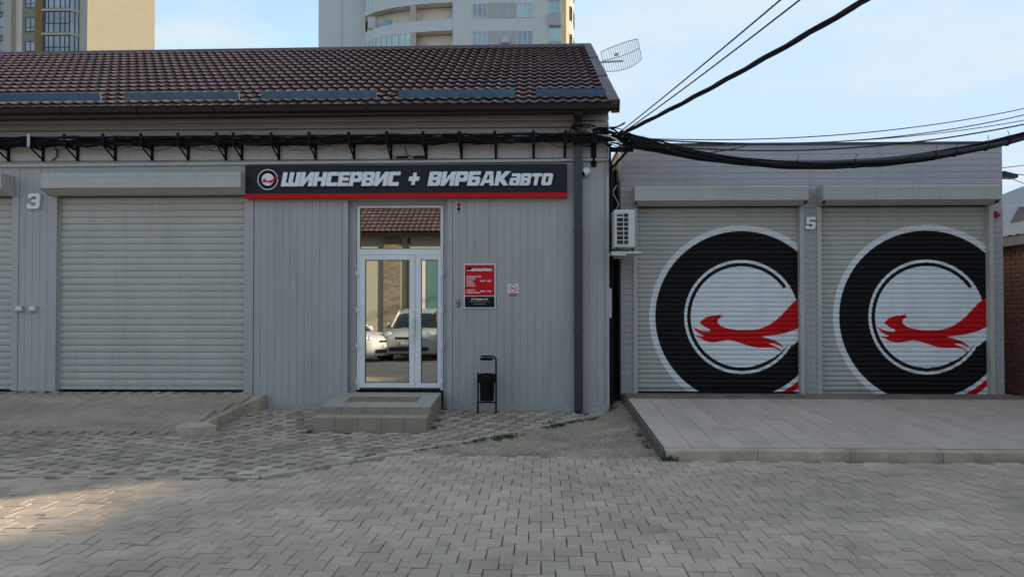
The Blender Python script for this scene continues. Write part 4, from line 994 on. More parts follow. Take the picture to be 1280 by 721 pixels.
# ================================================================ RIGHT BUILDING with the two painted roller doors
gb = empty('garage_building', (4.35, 4, 0), 'flat roofed lilac grey garage with two roller doors painted with tyre emblems', 'building')
BT = 4.262
q = MB()
for a, b in ((BX0 + .004, 1.60), (4.20, 4.52), (7.13, BX1 - .004)): q.box(a, b, BY + .035, BY + .30, -.05, 3.30)
q.box(BX0 + .004, BX1 - .004, BY + .034, BY + .30, 3.30, BT - .01)
q.box(BX1 - .254, BX1 - .004, BY + .30, 8.5, -.05, BT - .01); q.box(BX0 + .004, BX1 - .004, 8.5, 8.75, -.05, BT - .01); q.box(BX0 + .2, BX1 - .254, BY + .30, 8.5, BT - .12, BT - .03)
q.build('wall', M['bclad'], gb)
q = MB(); q.box(BX0 + .002, BX0 + .252, BY + .301, 8.5, -.05, BT - .012); q.build('side_wall', M['brown'], gb)
def hpanel(x0, x1, z0, z1, P=.098):                            # horizontal lined panel, grooves as geometry
    m = MB(); z = z0
    while z < z1 - .01:
        zt = min(z + P, z1)
        for (a, ya, b, yb2) in ((z, .006, z + .004, 0), (z + .004, 0, zt - .002, 0), (zt - .002, 0, zt, .006)):
            m.face([(x0, BY + ya, a), (x1, BY + ya, a), (x1, BY + yb2, b), (x0, BY + yb2, b)])
        z = zt
    m.face([(x0, BY, z0), (x0, BY + .034, z0), (x0, BY + .034, z1), (x0, BY, z1)]); m.face([(x1, BY, z0), (x1, BY, z1), (x1, BY + .034, z1), (x1, BY + .034, z0)])
    return m.build('wall_panel', M['bclad'], gb, fixn=False)
hpanel(BX0, 4.345, 3.30, BT - .012); hpanel(4.348, BX1, 3.30, BT - .012)
hpanel(BX0, 1.565, .29, 3.298); hpanel(4.235, 4.345, .29, 3.298); hpanel(4.348, 4.455, .29, 3.298); hpanel(7.192, BX1, .28, 3.298)
q = MB(); q.box(BX0 - .02, BX1 + .02, BY - .02, BY + .06, BT - .035, BT + .004); q.box(BX0 - .02, BX0 + .03, BY + .061, 8.8, BT - .035, BT + .004); q.box(BX1 - .03, BX1 + .02, BY + .061, 8.8, BT - .035, BT + .004); q.build('coping', M['pipe'], gb)
for x in (BX0 + .03, BX0 + .13):                               # screw heads
    for k in range(7):
        q = MB(); q.lathe([(.008, 0), (.006, -.005)], (x, BY - .0005, .55 + k * .52), 8, 'y'); q.build('screw', M['pipe'], gb)

SQn = np.array(SQ, float)
def in_poly(px, pz, poly):
    ins = np.zeros(px.shape, bool); n = len(poly); j = n - 1
    for i in range(n):
        xi, zi = poly[i]; xj, zj = poly[j]
        c = ((zi > pz) != (zj > pz))
        with np.errstate(divide='ignore', invalid='ignore'):
            xx = (xj - xi) * (pz - zi) / (zj - zi + 1e-12) + xi
        ins ^= c & (px < xx); j = i
    return ins
PXM = 379.5                                            # reference units per metre of the traced squirrel
def emblem(x, z, cx, cz):
    """colour index at a point of the door: 0 door paint, 1 white, 2 black, 3 red"""
    dx, dz = x - cx, z - cz; r = np.hypot(dx, dz); a = np.degrees(np.arctan2(dz, dx))
    c = np.zeros(x.shape, int)
    c[r < 1.458] = 1
    c[(r < 1.364)] = 2
    low = (a < -30) & (a > -72)
    c[(r > 1.28) & (r < 1.45) & low] = 1; c[(r > 1.344) & (r < 1.43) & low] = 3; c[(r >= 1.43) & (r < 1.6) & low] = 1
    c[r < .905] = 1
    wdt = np.clip(np.where((a < -28) & (a > -62), (-28 - a) / 34, np.where(a > 34, 1, 0)), 0, 1)
    wdt = np.where((a <= -62), 1, wdt)
    ring = (r < .858) & (r > .858 - .056 * wdt) & ((a > 31) | (a < -28))
    c[ring] = 2
    # squirrel; tail sweeps out through the ring on the right
    tx = (x - cx) * PXM + 369; tz = -(z - cz) * PXM + 221
    sq = in_poly(tx, tz, SQ)
    halo = (a > -22) & (a < 31) & (r > .80)
    white_out = halo & (tz > 95 - 0 * tx)
    c[(r >= .858) & (a > 3) & (a < 33) & (tz > 108 - (tx - 718) * .75) & (r < 1.0)] = 1
    c[(a <= 3) & (a > -30) & (r < 1.05) & (r > .8) & (tz < 372 - (tx - 700) * .8)] = 1
    c[sq] = 3
    return c
def painted_door(x0, x1, z0, z1, cx, cz, bx0, bx1, label):
    xc = (x0 + x1) / 2; yd = BY + .085
    d = empty('garage_door', (xc, yd, z0), parent=gb); d['label'] = label
    n = 38; P = (z1 - z0 - .045) / n; sub = 8
    prof = [(0, .009), (.07, .0), (.2, -.006), (.3, -.0085), (.4, -.010), (.5, -.0105), (.6, -.010), (.7, -.0085), (.8, -.006), (.93, 0), (.955, .009), (1, .009)]
    STEP = .004; xs = np.arange(x0, x1, STEP); xm = xs + STEP / 2
    for k in range(n):
        m = MB(); zb0 = k * P + .045
        for (a, b) in zip(prof[:-1], prof[1:]):
            za, zc = a[0] * P, b[0] * P; zmid = z0 + zb0 + (za + zc) / 2
            col = emblem(xm, np.full(xm.shape, zmid), cx, cz)
            cuts = np.flatnonzero(np.diff(col)) + 1; st_ = np.concatenate([[0], cuts]); en_ = np.concatenate([cuts, [len(col)]])
            for i0, i1 in zip(st_, en_):
                xa = xs[i0] - xc; xb = (xs[i1] if i1 < len(xs) else x1) - xc
                m.mat(int(col[i0])); m.face([(xa, a[1], za), (xb, a[1], za), (xb, b[1], zc), (xa, b[1], zc)])
        me = m.me('slat', [M['slat'], M['white'], M['black'], M['red']], fixn=False)
        inst('slat', me, d, (0, random.uniform(-.001, .001), zb0))
    m = MB()
    for q_ in range(5):
        za, zc = z0 + .004 + q_ * .008, z0 + .012 + q_ * .008
        col = emblem(xm, np.full(xm.shape, (za + zc) / 2), cx, cz)
        cuts = np.flatnonzero(np.diff(col)) + 1; st_ = np.concatenate([[0], cuts]); en_ = np.concatenate([cuts, [len(col)]])
        for i0, i1 in zip(st_, en_):
            xb = xs[i1] if i1 < len(xs) else x1
            m.mat(int(col[i0])); m.face([(xs[i0], yd - .010, za), (xb, yd - .010, za), (xb, yd - .010, zc), (xs[i0], yd - .010, zc)])
    m.build('bottom_rail', [M['slat'], M['white'], M['black'], M['red']], d, fixn=False)
    q = MB(); q.box(x0 - .02, x1 + .02, yd + .03, yd + .04, z0 - .02, z1 + .06); q.build('backing', M['dark'], d)
    for a, b in ((x0 - .07, x0 - .001), (x1 + .001, x1 + .07)):
        q = MB(); q.box(a, b, yd - .115, yd + .028, z0 - .02, z1 - .0); q.build('guide_rail', M['slat'], d)
    s_ = shutter_box(d, bx0, bx1, BY - .004, 3.545, 3.318, 3.262, .29)
    for xx in (bx0 + .03, bx1 - .03):
        q = MB(); q.box(xx - .016, xx + .016, BY - .26, BY - .20, 3.262, 3.315); q.build('catch', M['rubber'], s_)
painted_door(1.635, 4.18, .325, 3.255, 3.29, 1.511, 1.555, 4.232, 'left painted roller door, nearer the alley')
painted_door(4.52, 7.115, .292, 3.255, 6.19, 1.511, 4.452, 7.150, 'right painted roller door, nearer the brick shed')
number('5', 4.262, BY - .004, 2.892, .185, 'raised white number 5 on the pier between the painted roller doors')
al2 = empty('alarm_beacon', (7.235, BY, 3.08), 'red round alarm beacon at the right edge of the garage front', 'alarm')
q = MB(); q.lathe([(.05, 0), (.05, -.02)], (7.235, BY - .0005, 3.115), 16, 'y'); q.build('base', M['pipe'], al2)
q = MB(); q.lathe([(.042, -.0205), (.042, -.05), (.03, -.075), (.01, -.085)], (7.235, BY, 3.115), 16, 'y'); q.build('lens', M['redlens'], al2, smooth=True)
fl = empty('floodlight', (7.40, BY + .1, 3.72), 'small dark floodlight on the right corner of the garage', 'floodlight')
q = MB(); q.box(7.341, 7.40, BY + .06, BY + .12, 3.74, 3.80); q.build('bracket', M['pipe'], fl)
q = MB(); q.prism([(7.36, 3.80), (7.58, 3.74), (7.57, 3.69), (7.38, 3.70)], 'y', BY - .02, BY + .14); q.build('head', M['pipe'], fl)
q = MB(); q.prism([(7.39, 3.698), (7.56, 3.688), (7.56, 3.684), (7.39, 3.694)], 'y', BY - .01, BY + .13); q.build('glass', M['carglass'], fl)

# air conditioner in the gap
ac = empty('air_conditioner', (1.34, -.05, 2.49), 'white outdoor air conditioning unit seen from its side above the alley', 'air conditioner')
ax0, ax1, ay0, ay1, az0, az1 = 1.185, 1.487, -.34, .40, 2.545, 3.105
q = MB()
vs = []
for y, b in ((ay1, 0), (ay0 + .012, 0), (ay0, .012)): vs += [(ax0 + b, y, az0 + b), (ax1 - b, y, az0 + b), (ax1 - b, y, az1 - b), (ax0 + b, y, az1 - b)]
q.mesh(vs, [(3, 2, 1, 0), (8, 9, 10, 11)] + [(k + i, k + (i + 1) % 4, k + 4 + (i + 1) % 4, k + 4 + i) for k in (0, 4) for i in range(4)])
q.build('casing', M['acwhite'], ac)
q = MB()
for r_ in range(7):
    z = az0 + .05 + r_ * .0665
    for (a, b) in ((ax0 + .035, ax0 + .125), (ax0 + .142, ax0 + .20)):
        if r_ == 6 and a < ax0 + .1: q.box(a, b, ay0 - .003, ay0 - .0005, z + .012, z + .038)
        else: q.box(a, b, ay0 - .003, ay0 - .0005, z, z + .05)
q.build('vent_slots', M['dark'], ac)
q = MB()
for r_ in range(8):
    z = az0 + .043 + r_ * .0665; q.box(ax0 + .028, ax0 + .207, ay0 - .009, ay0 - .0032, z - .006, z + .004)
for a in (ax0 + .028, ax0 + .129, ax0 + .201): q.box(a, a + .007, ay0 - .008, ay0 - .0035, az0 + .045, az0 + .506)
q.build('vent_bars', M['acwhite'], ac)
q = MB(); q.lathe([(.21, 0), (.21, .012), (.18, .02), (.05, .022)], (ax1, .03, 2.82), 28, 'x'); q.build('fan_grille', M['plast'], ac, smooth=True)
sh = empty('unit_shelf', (1.35, 0, 2.45), 'white shelf bracket holding the air conditioning unit', 'bracket')
q = MB(); q.box(1.139, 1.575, -.38, .42, 2.455, 2.482); q.build('shelf', M['acwhite'], sh)
q = MB(); q.box(1.144, 1.36, -.37, -.34, 2.425, 2.452); q.build('rail', M['acwhite'], sh)
q = MB(); q.box(1.144, 1.545, .36, .39, 2.425, 2.452); q.build('rail', M['acwhite'], sh)
for x0 in (1.20, 1.44):
    q = MB(); q.box(x0, x0 + .04, -.30, -.26, 2.483, 2.545); q.box(x0, x0 + .04, .30, .34, 2.483, 2.545); q.build('foot', M['rubber'], sh)
# alley pipes and leads
q = MB()
pp = empty('alley_pipes', (1.25, .9, 0), 'dark pipes and leads in the narrow alley between the buildings', 'pipes')
for (x, y, r_) in ((1.20, .30, .028), (1.31, .75, .03), (1.24, 1.2, .05)):
    q = MB(); q.tube([(x, y, .02), (x, y, 3.9)], r_, 8); q.build('pipe', M['cable'], pp, smooth=True)
for k in range(5):
    z = 2.3 + k * .33; q = MB(); q.tube([(1.30, .45, z + .3), (1.22, .30, z + .12 + .05 * (k % 2)), (1.33, .40, z), (1.20, .5, z - .25)], .008, 5); q.build('lead', M['cable_white'] if k == 3 else M['cable'], pp, smooth=True)
e = empty('meter_box', (1.16, .03, 1.5), 'narrow pale box on the side of the workshop corner below the shelf', 'box')
q = MB(); q.bbox(1.139, 1.172, -.015, .25, 1.50, 1.95, .004); q.build('casing', M['plast'], e)

# ================================================================ grid antenna behind the gable
an = empty('grid_antenna', (1.35, 4.3, 6.2), 'curved wire grid antenna on a boom beyond the roof gable', 'antenna')
AC_ = Vector((1.86, 4.55, 7.04)); tiltA = R(9); yawA = R(-28)
Rm = Euler((R(8), tiltA * -1, yawA)).to_matrix()
def AP(u, v): 
    d = .22 * (u * u) / .25 + .06 * v * v
    return AC_ + Rm @ Vector((u * 1.0, -d * .9 + .10, v))
hw = .42
def vh(u): return .27 * (1 - .22 * abs(u / hw) ** 2.4)
q = MB()
q.tube([AP(u, vh(u)) for u in np.linspace(-hw, hw, 17)], .009, 5); q.tube([AP(u, -vh(u)) for u in np.linspace(-hw, hw, 17)], .009, 5)
q.tube([AP(-hw, v) for v in np.linspace(-vh(hw), vh(hw), 5)], .009, 5); q.tube([AP(hw, v) for v in np.linspace(-vh(hw), vh(hw), 5)], .009, 5)
q.tube([AP(u, .02) for u in np.linspace(-hw, hw, 17)], .009, 5); q.build('rim', M['wire'], an)
for u in np.linspace(-hw, hw, 19)[1:-1]:
    q = MB(); q.tube([AP(u, v) for v in np.linspace(-vh(u), vh(u), 5)], .0066, 4); q.build('grid_rod', M['wire'], an)
q = MB(); c = AP(0, -.02); q.tube([c, c + Rm @ Vector((0, -.42, 0))], .012, 6); q.tube([c + Rm @ Vector((-.05, -.40, 0)), c + Rm @ Vector((.05, -.40, 0))], .03, 6); q.build('feed_arm', M['wire'], an)
q = MB(); q.tube([c + Vector((0, .06, -.06)), (1.05, c.y + .06, c.z - .10)], .02, 6); q.tube([(1.16, c.y + .06, c.z + .05), (1.16, c.y + .06, 5.2)], .025, 8); q.build('mount', M['galv'], an)

# ================================================================ brick shed on the right, unseen taller house added in front to shade the yard
bs = empty('brick_shed', (11, 3.5, 0), 'low red brick shed with pale slate roof at the right edge', 'building')
q = MB(); q.box(8.14, 17.8, -.55, 9, -.05, 2.78); q.build('wall', M['mortar'], bs)
bk = MB(); BL, BH = .25, .073
for k in range(37):
    y = -.55 - (BL / 2 if k % 2 else 0)
    while y < 8.9:
        y0, y1 = max(y, -.55) + .006, min(y + BL, 9) - .006
        if y1 > y0 + .02:
            dd = random.uniform(-.004, .004); z = .0 + k * .075
            bk.mesh([(8.139, y0, z), (8.128 + dd, y0, z), (8.128 + dd, y1, z), (8.139, y1, z), (8.139, y0, z + BH - .008), (8.128 + dd, y0, z + BH - .008), (8.128 + dd, y1, z + BH - .008), (8.139, y1, z + BH - .008)],
                    [(1, 2, 6, 5), (0, 1, 5, 4), (2, 3, 7, 6), (4, 5, 6, 7), (0, 3, 2, 1)])
        y += BL
o = bk.build('brickwork', M['brick'], bs, fixn=False); o['kind'] = 'stuff'
q = MB(); n = 90                                               # wavy slate roof sloping up to the right
for i in range(n):
    y0, y1 = -.7 + i * .109, -.7 + (i + 1) * .109
    h0, h1 = .022 * (i % 2), .022 * ((i + 1) % 2)
    q.face([(7.98, y0, 2.86 + h0), (7.98, y1, 2.86 + h1), (13, y1, 4.9 + h1), (13, y0, 4.9 + h0)])
    q.face([(13, y0, 4.9 + h0), (13, y1, 4.9 + h1), (18, y1, 2.9 + h1), (18, y0, 2.9 + h0)])
q.box(8.0, 8.03, -.7, 9.1, 2.70, 2.858); ro = q.build('slate_roof', M['slate'], bs)
q = MB(); q.prism([(8.14, 2.78), (17.8, 2.78), (13, 4.82)], 'y', -.54, -.34); q.prism([(8.14, 2.78), (17.8, 2.78), (13, 4.82)], 'y', 8.7, 8.9); q.build('gable', M['mortar'], bs)
q = MB(); q.prism([(2.2, 3.1), (3.0, 3.1), (2.6, 3.52)], 'x', 8.9, 10.6); q.build('dormer', M['pipe'], bs)

def simple_block(root, x0, x1, y0, y1, h, mm, wins):
    q = MB(); q.box(x0, x1, y0, y1, -.05, h); q.build('wall', mm, root)
    q = MB(); q.box(x0 - .15, x1 + .15, y0 - .15, y1 + .15, h + .002, h + .18); q.build('cornice', M['fascia'], root)
    for (ax, c, a, z, wd, hh) in wins:
        f = empty('window', (c, a, z) if ax == 'x' else (a, c, z), parent=root)
        if ax == 'x':                                           # on a face x = c looking to -X
            q = MB(); q.box(c - .03, c - .004, a - wd / 2, a + wd / 2, z, z + hh); q.build('pane', M['tglass'], f)
            for (ya, yb3, za, zc) in ((a - wd / 2 - .06, a - wd / 2, z - .06, z + hh + .06), (a + wd / 2, a + wd / 2 + .06, z - .06, z + hh + .06), (a - wd / 2 + .001, a + wd / 2 - .001, z - .06, z), (a - wd / 2 + .001, a + wd / 2 - .001, z + hh, z + hh + .06), (a - .025, a + .025, z + .001, z + hh - .001)):
                q = MB(); q.box(c - .05, c - .004, ya, yb3, za, zc); q.build('frame_bar', M['tframew'], f)
        else:
            q = MB(); q.box(a - wd / 2, a + wd / 2, c + .004, c + .03, z, z + hh); q.build('pane', M['tglass'], f)
            for (xa, xb, za, zc) in ((a - wd / 2 - .06, a - wd / 2, z - .06, z + hh + .06), (a + wd / 2, a + wd / 2 + .06, z - .06, z + hh + .06), (a - wd / 2 + .001, a + wd / 2 - .001, z - .06, z), (a - wd / 2 + .001, a + wd / 2 - .001, z + hh, z + hh + .06), (a - .025, a + .025, z + .001, z + hh - .001)):
                q = MB(); q.box(xa, xb, c + .004, c + .05, za, zc); q.build('frame_bar', M['tframew'], f)
nb = empty('added_shade_house', (12, -8, 0), 'unseen plastered house added on the right to shade the yard', 'building')  # out-of-view block, added to keep low sun off the yard
simple_block(nb, 8.66, 16, -19, -.75, 4.2, M['yplast'], [('x', 8.66, -3.5 - 2.6 * k, z, 1.2, 1.4) for k in range(6) for z in (1.2,)])

# ================================================================ across the yard: the building mirrored in the door glass
ob = empty('opposite_building', (-3, -20, 0), 'yellow plastered building with brick pilasters across the yard, mirrored in the door', 'building')
OY = -18.0
q = MB(); q.box(-16, 8.4, OY - 8, OY, -.05, 4.6); q.build('wall', M['yplast'], ob)
for xa in (-12.4, -9.1, -5.95, -2.2, 1.2, 4.6):
    q = MB(); q.box(xa, xa + .68, OY + .002, OY + .10, -.05, 4.45); pi_ = q.build('pilaster', M['mortar'], ob)
    if -7 < xa < -2:
        b2 = MB()
        for k in range(58):
            x = xa - (.13 if k % 2 else 0)
            while x < xa + .68:
                a, b = max(x, xa) + .006, min(x + .26, xa + .68) - .006
                if b > a + .02: b2.box(a, b, OY + .1005, OY + .112 + random.uniform(-.003, .003), .0 + k * .077, .068 + k * .077)
                x += .26
        o = b2.build('brickwork', M['palebrick'], pi_, fixn=False); o['kind'] = 'stuff'
    else:
        pi_.data.materials[0] = M['palebrick']
q = MB(); q.box(-4.75, -4.30, OY + .003, OY + .06, .0, 4.0); q.build('white_panel', M['upvc'], ob)
q = MB(); q.box(-4.22, -3.3, OY + .003, OY + .05, .0, 4.0); q.build('teal_door', M['teal'], ob)
q = MB(); q.tube([(-4.95, OY + .08, 0), (-4.95, OY + .08, 4.5)], .05, 8); q.build('downpipe', M['brown'], ob)
q = MB(); q.box(-16.2, 8.6, OY + .45, OY + .58, 4.52, 4.66); q.build('gutter', M['gutter'], ob)
oroof = MB(); osl = math.atan2(2.6, 5.2)
q = MB(); q.mesh([(-16.3, OY + .45, 4.64), (8.6, OY + .45, 4.64), (8.6, OY - 4.0, 7.0), (-16.3, OY - 4.0, 7.0), (8.6, OY - 8.4, 4.6), (-16.3, OY - 8.4, 4.6)], [(0, 1, 2, 3), (3, 2, 4, 5), (1, 0, 5, 4), (0, 3, 5), (1, 4, 2)]); orf = q.build('roof', M['brown'], ob)
T0 = tile_geo(.22, .37); sl2 = math.atan2(7.0 - 4.64, 4.45)
for r in range(13):
    for c in range(72):
        s_ = r * .38; p = Vector((-2.0 - c * .22 + 1.5, OY + .47 - s_ * math.cos(sl2), 4.68 + s_ * math.sin(sl2)))
        Tm = Matrix.Translation(p) @ Matrix.Rotation(math.pi, 4, 'Z') @ Matrix.Rotation(sl2, 4, 'X'); oroof.mesh([Tm @ Vector(v) for v in T0.v], T0.f)
o = oroof.build('roof_tile_field', M['tile'], orf, fixn=False, smooth=True); o['kind'] = 'stuff'

def make_car(name, loc, rz, L_, W_, H_, paint, kind, label):
    r = empty(name, loc, label, 'car', rz=rz)
    suv = kind == 'suv'
    hood = .62 * H_ if suv else .64 * H_
    clr = .22 if suv else .16
    # stations along y (front = +y): y, half width, bottom, top
    st_ = [(.5, .74, .34 * H_, .44 * H_), (.488, .86, clr + .04, .50 * H_), (.45, .95, clr, .555 * H_), (.36, .985, clr, hood * .97), (.20, 1, clr, hood), (.0, 1, clr, hood * 1.01), (-.25, 1, clr, hood * 1.03), (-.42, .985, clr, hood * 1.04), (-.485, .93, clr + .05, hood * .98), (-.5, .82, .32 * H_, .5 * H_)]
    def loft(stn, mm, nm, par, prof):
        q = MB(); n = len(prof); vs = []
        for (y, wf, zb_, zt) in stn:
            for (u, v) in prof: vs.append((u * wf * W_ / 2, y * L_, zb_ + v * (zt - zb_)))
        fs = [(i * n + k, i * n + (k + 1) % n, (i + 1) * n + (k + 1) % n, (i + 1) * n + k) for i in range(len(stn) - 1) for k in range(n)] + [tuple(range(n)), tuple((len(stn) - 1) * n + k for k in range(n))]
        q.mesh(vs, fs); return q.build(nm, mm, par, smooth=True, local=True)
    body = loft(st_, paint, 'body', r, [(-.9, 0), (-1, .18), (-1.0, .62), (-.95, .86), (-.80, .97), (-.4, 1), (.4, 1), (.8, .97), (.95, .86), (1.0, .62), (1, .18), (.9, 0)])
    gs = [(.20, .86, hood - .04, hood), (.06, .80, hood - .04, H_ * .93), (.0, .78, hood - .04, H_ * .985), (-.15, .78, hood - .04, H_), (-.33, .77, hood - .04, H_ * .975), (-.44, .76, hood - .04, H_ * .86 if suv else H_ * .7), (-.47, .76, hood - .04, hood)]
    loft(gs, M['carglass'], 'window_band', body, [(-1.06, 0), (-.86, .9), (-.6, .985), (.6, .985), (.86, .9), (1.06, 0)])
    rs_ = [(y + (.01 if y < .1 else -.02), wf, zt - .10, zt + .006) for (y, wf, zb_, zt) in gs[1:-1]]
    loft(rs_, paint, 'roof', body, [(-.93, 0), (-.90, .55), (-.72, .96), (-.4, 1), (.4, 1), (.72, .96), (.90, .55), (.93, 0)])
    for sx in (-1, 1):
        for yy in (.06, -.16, -.40):
            q = MB(); z1 = H_ * .95; q.tube([(sx * W_ * .455, (yy + (.13 if yy > 0 else 0)) * L_, hood), (sx * W_ * .355, yy * L_, z1)], .04, 6); q.build('pillar', paint, body, local=True)
        q = MB(); q.lathe([(.02, -.09), (.09, -.05), (.10, .03), (.05, .08)], (sx * (W_ / 2 + .06), .14 * L_, hood + .07), 10, 'y'); q.build('mirror', paint, body, smooth=True, local=True)
        q = MB()
        for (u, v) in ((0, 0),):
            q.lathe([(.02, .06), (.10, .04), (.13, .0), (.12, -.06)], (sx * W_ * .37, .465 * L_, .485 * H_), 14, 'y'); q.lathe([(.02, .05), (.09, .0), (.10, -.08)], (sx * W_ * .42, .448 * L_, .50 * H_), 12, 'y')
        q.build('headlight', M['lamp'], body, smooth=True, local=True)
        q = MB(); q.lathe([(.02, .03), (.06, .02), (.07, -.04)], (sx * W_ * .37, .482 * L_, .27 * H_), 12, 'y'); q.build('fog_lamp', M['rubber'], body, local=True)
        for yy in (.31, -.30):
            wr = .36 if suv else .31
            wh = empty('wheel', (0, 0, 0)); wh.parent = r; wh.location = (sx * (W_ / 2 - .12), yy * L_, wr)
            q = MB(); q.lathe([(wr * .62, -.11), (wr * .95, -.11), (wr, -.07), (wr, .07), (wr * .95, .11), (wr * .62, .11)], (0, 0, 0), 24, 'x'); q.build('tyre', M['tyre'], wh, smooth=True, local=True)
            q = MB(); q.lathe([(wr * .60, -.08), (wr * .58, .0), (wr * .58, .1 * sx if sx > 0 else .1)], (0, 0, 0), 20, 'x'); q.build('rim', M['galv'], wh, smooth=True, local=True)
    q = MB(); q.box(-.24 * W_, .24 * W_, .487 * L_, .5015 * L_, .415 * H_, .46 * H_); q.build('grille', M['rubber'], body, local=True)
    q = MB(); q.box(-.34 * W_, .34 * W_, .490 * L_, .5015 * L_, .20 * H_, .27 * H_); q.build('lower_intake', M['rubber'], body, local=True)
    q = MB(); q.box(-.26, .26, .5045 * L_, .508 * L_, .305 * H_, .37 * H_); q.build('number_plate', M['white'], body, local=True)
    return r
make_car('parked_car', (-4.0, -14.5, 0), 0, 4.4, 1.83, 1.70, M['carsilver'], 'suv', 'silver off-road car parked facing the glass entrance, mirrored in the door')
make_car('parked_car', (-6.55, -13.4, 0), R(-62), 4.2, 1.74, 1.48, M['carwhite'], 'hatch', 'white hatchback parked left of the silver car, mirrored in the door')

# ================================================================ towers far behind
def lbox(q, x0, x1, y0, y1, z0, z1): q.box(x0, x1, y0, y1, z0, z1)
def win(root, x, z, wd, hh, cols, trans, fm, gm, y=0., dep=.14):
    f = empty('window', (0, 0, 0)); f.parent = root; f.location = (x, y, z)
    q = MB(); q.box(0, wd, -.02, .0 - .004, 0, hh); q.build('pane', gm, f, local=True)
    q = MB(); t = .08
    q.box(0, t, -.06, -.021, 0, hh); q.box(wd - t, wd, -.06, -.021, 0, hh); q.box(t + .001, wd - t - .001, -.06, -.021, 0, t); q.box(t + .001, wd - t - .001, -.06, -.021, hh - t, hh)
    for c in range(1, cols): q.box(wd * c / cols - .035, wd * c / cols + .035, -.058, -.021, t + .001, hh - t - .001)
    if trans: q.box(t + .001, wd - t - .001, -.056, -.021, hh * trans - .035, hh * trans + .035)
    q.build('frame', fm, f, local=True); return f
tA = empty('apartment_tower', (-57.0, 83.2, 0), 'beige and ochre apartment tower with bay windows and a blank cream side wall', 'building')
q = MB(); q.box(-26, -.0, 0, 15, 0, 56); q.build('wall', M['tgrey'], tA, local=True)
q = MB(); q.box(-.9, .15, -.35, -.003, 0, 56); q.build('pilaster', M['tpale'], tA, local=True)
q = MB(); q.box(-6.75, -5.45, -.30, -.003, 0, 56); q.build('pilaster', M['tochre'], tA, local=True)
q = MB(); q.box(-10.4, -9.4, -.9, -.003, 0, 56); q.build('pilaster', M['tpale'], tA, local=True)
q = MB(); q.box(-9.398, -8.6, -.02, -.003, 0, 56); q.build('recess_strip', M['tback'], tA, local=True)
for k in range(6, 17):
    z0 = 3.05 * k - .1
    win(tA, -8.15, z0 + .82, 1.35, 1.85, 2, .30, M['tframe'], M['tglass'])
    win(tA, -12.6, z0 + .3, 2.2, 2.5, 2, .45, M['tframe'], M['tglass'], y=-.02)
    b = empty('bay_window', (0, 0, 0)); b.parent = tA; b.location = (0, 0, z0)
    q = MB(); pl_ = [(-5.3, 0), (-5.3, -1.0), (-1.75, -1.0), (-.95, -.02), (-.95, 0)]
    q.prism([(-5.3, -.004), (-5.35, -1.1), (-1.7, -1.1), (-.92, -.15), (-.92, -.004)], 'z', 0, .28); q.build('ledge', M['tpale'], b, local=True)
    q = MB(); q.prism([(-5.25, -.005), (-5.25, -.98), (-1.80, -.98), (-1.0, -.10), (-1.0, -.005)], 'z', .281, 3.049); q.build('pane', M['tglass'], b, local=True)
    q = MB()
    for x in (-5.25, -4.55, -3.85, -3.05, -2.42, -1.86): q.box(x, x + (.35 if x < -5 else .09), -1.04, -.985, .282, 3.04)
    for z in (.283, 1.45, 2.95): q.box(-4.88, -1.87, -1.03, -.986, z, z + .09)
    for t in (.0, .5, .97):
        px_, py_ = -1.80 + .8 * t, -.98 + .88 * t; q.box(px_ - .0, px_ + .07, py_ - .06, py_ + .02, .282, 3.04)
    q.build('frame', M['tframe'], b, local=True)
q = MB(); ca, sa = math.cos(R(40)), math.sin(R(40))
def TC(p): return (.16 + p[0] * ca - p[1] * sa, -.3 + p[0] * sa + p[1] * ca, p[2])
q.box(0, 7.9, 0, 12, 0, 56, T=TC); q.build('cream_wall', M['cream'], tA, local=True)
q = MB(); q.box(-26.3, .1, -.2, 15.2, 56.003, 56.8); q.build('parapet', M['tpale'], tA, local=True)

tB = empty('apartment_tower', (-8.9, 70.4, 0), 'white panelled apartment tower with curved balconies', 'building')
WF = 11.85                                                     # front runs from x=0 to WF
q = MB()
crv = [(-10.7, 5.1), (-10.4, 3.6), (-9.0, 2.35), (-7.0, 1.35), (-4.6, .62), (-2.2, .18), (-.02, 0)]
q.prism([(-16.2, 5.1), (-10.7, 5.1), (-10.7, 7.2), (0, 3.0), (0, 0), (WF, 0), (WF + 1.1, 1.5), (WF + 1.45, 4), (WF + 1.45, 18), (-16.2, 18)], 'z', 0, 54); q.build('wall', M['twhite'], tB, local=True)
q = MB(); q.prism([(WF + .003, -.0), (WF + .5, .25), (WF + 1.0, .95), (WF + 1.35, 2.1), (WF + 1.5, 4.2), (WF + 1.451, 4.2), (WF + 1.1, 1.5)], 'z', 0, 54); q.build('end_bay', M['cream'], tB, local=True)
for x in (-13.5, ): 
    q = MB(); q.box(x, x + .06, 5.04, 5.095, 0, 54); q.build('panel_seam', M['twgrey'], tB, local=True)
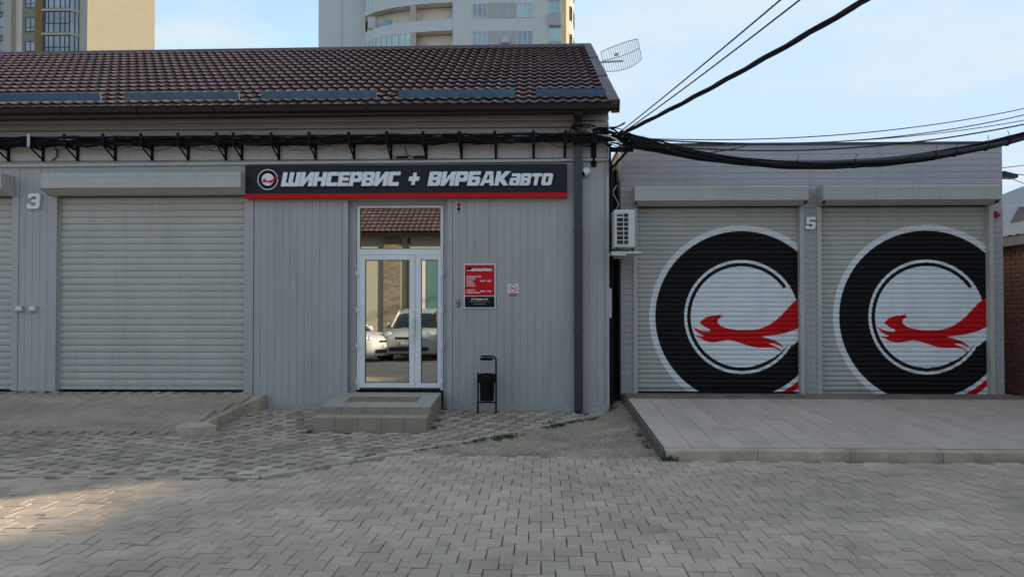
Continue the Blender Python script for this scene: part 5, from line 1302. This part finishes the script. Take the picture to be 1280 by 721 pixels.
for k in range(8, 16):
    z0 = 30.42 + 3.05 * (k - 10)
    win(tB, 2.15, z0, 1.62, 1.6, 3, 0, M['tframew'], M['tglass'])
    win(tB, 7.0, z0, 1.75, 1.6, 3, 0, M['tframew'], M['tglass2'] if k % 2 else M['tglass'])
    q = MB(); q.box(3.85, 6.92, -.05, -.003, z0 - .02, z0 + 1.62); q.build('grey_panel', M['twgrey'], tB, local=True)
    q = MB(); q.box(4.9, 4.93, -.056, -.051, z0 - .02, z0 + 1.62); q.box(6.0, 6.03, -.056, -.051, z0 - .02, z0 + 1.62); q.build('panel_joint', M['tframew'], tB, local=True)
    q = MB(); q.box(10.45, 11.8, -.5, -.003, z0 + 2.0, z0 + 3.35); q.build('balcony_box', M['twgrey'], tB, local=True)
    win(tB, 10.5, z0 + .38, 1.25, 1.6, 2, 0, M['tframew'], M['tglass2'], y=-.02)
    for yy in (.9, 2.1, 3.2):
        wq = MB(); wq.box(WF + 1.02 + .13 * yy, WF + 1.06 + .16 * yy, yy, yy + .7, z0, z0 + 1.6); wq.build('end_window', M['tglass'], tB, local=True)
    if k in (9, 10, 12, 14):
        q = MB(); q.box(5.0 + .35 * (k % 3), 5.85 + .35 * (k % 3), -.42, -.06, z0 + .2, z0 + .82); q.build('cooling_unit', M['plast'], tB, local=True)
    bz0 = 32.15 + 3.05 * (k - 10)
    ba = empty('balcony', (0, 0, 0)); ba.parent = tB; ba.location = (0, 0, bz0)
    n = len(crv); out_ = crv; inn = [(x + .02, y + .16) for x, y in crv]
    q = MB(); q.prism(out_ + inn[::-1], 'z', 0, 1.22); q.build('parapet', M['tbalc'], ba, local=True)
    q = MB(); q.prism(inn + [(0, 3.0), (-10.66, 7.0)], 'z', .02, .20); q.build('slab', M['tback'], ba, local=True)
    q = MB(); q.prism([(x, y + 1.25) for x, y in crv[1:]] + [(x, y + 1.4) for x, y in crv[1:]][::-1], 'z', .201, 3.0); q.build('back_wall', M['tback'], ba, local=True)
    q = MB(); q.box(-4.75, -4.10, .62, .95, 1.221, 3.049); q.build('column', M['tpale'], ba, local=True)
    q = MB(); q.box(-8.6, -7.2, 2.62, 3.2, 1.15, 2.3); q.build('opening', M['tglass'], ba, local=True)
    if k in (9, 11, 13):                                       # glazed-in half
        gq = MB(); cg = crv[1:5]; gi = [(x + .03, y + .06) for x, y in cg]; gq.prism([(x + .01, y + .03) for x, y in cg] + [(x + .04, y + .09) for x, y in cg][::-1], 'z', 1.222, 3.045); gq.build('pane', M['tglass2'], ba, local=True)
        gq = MB()
        for a, b in zip(cg[:-1], cg[1:]):
            for t in (0, .33, .66): 
                px_, py_ = a[0] + (b[0] - a[0]) * t, a[1] + (b[1] - a[1]) * t; gq.box(px_ - .05, px_ + .05, py_ - .06, py_ + .06, 1.222, 3.045)
        gq.build('frame', M['tframew'], ba, local=True)
    if k == 10:
        a_ = MB(); a_.box(-9.9, -9.0, 2.6, 3.0, 1.3, 2.6); a_.build('cooling_unit', M['plast'], ba, local=True)
q = MB(); q.box(-16.4, WF + 1.6, 5.0, 18.2, 54.003, 55); q.build('parapet', M['twgrey'], tB, local=True)
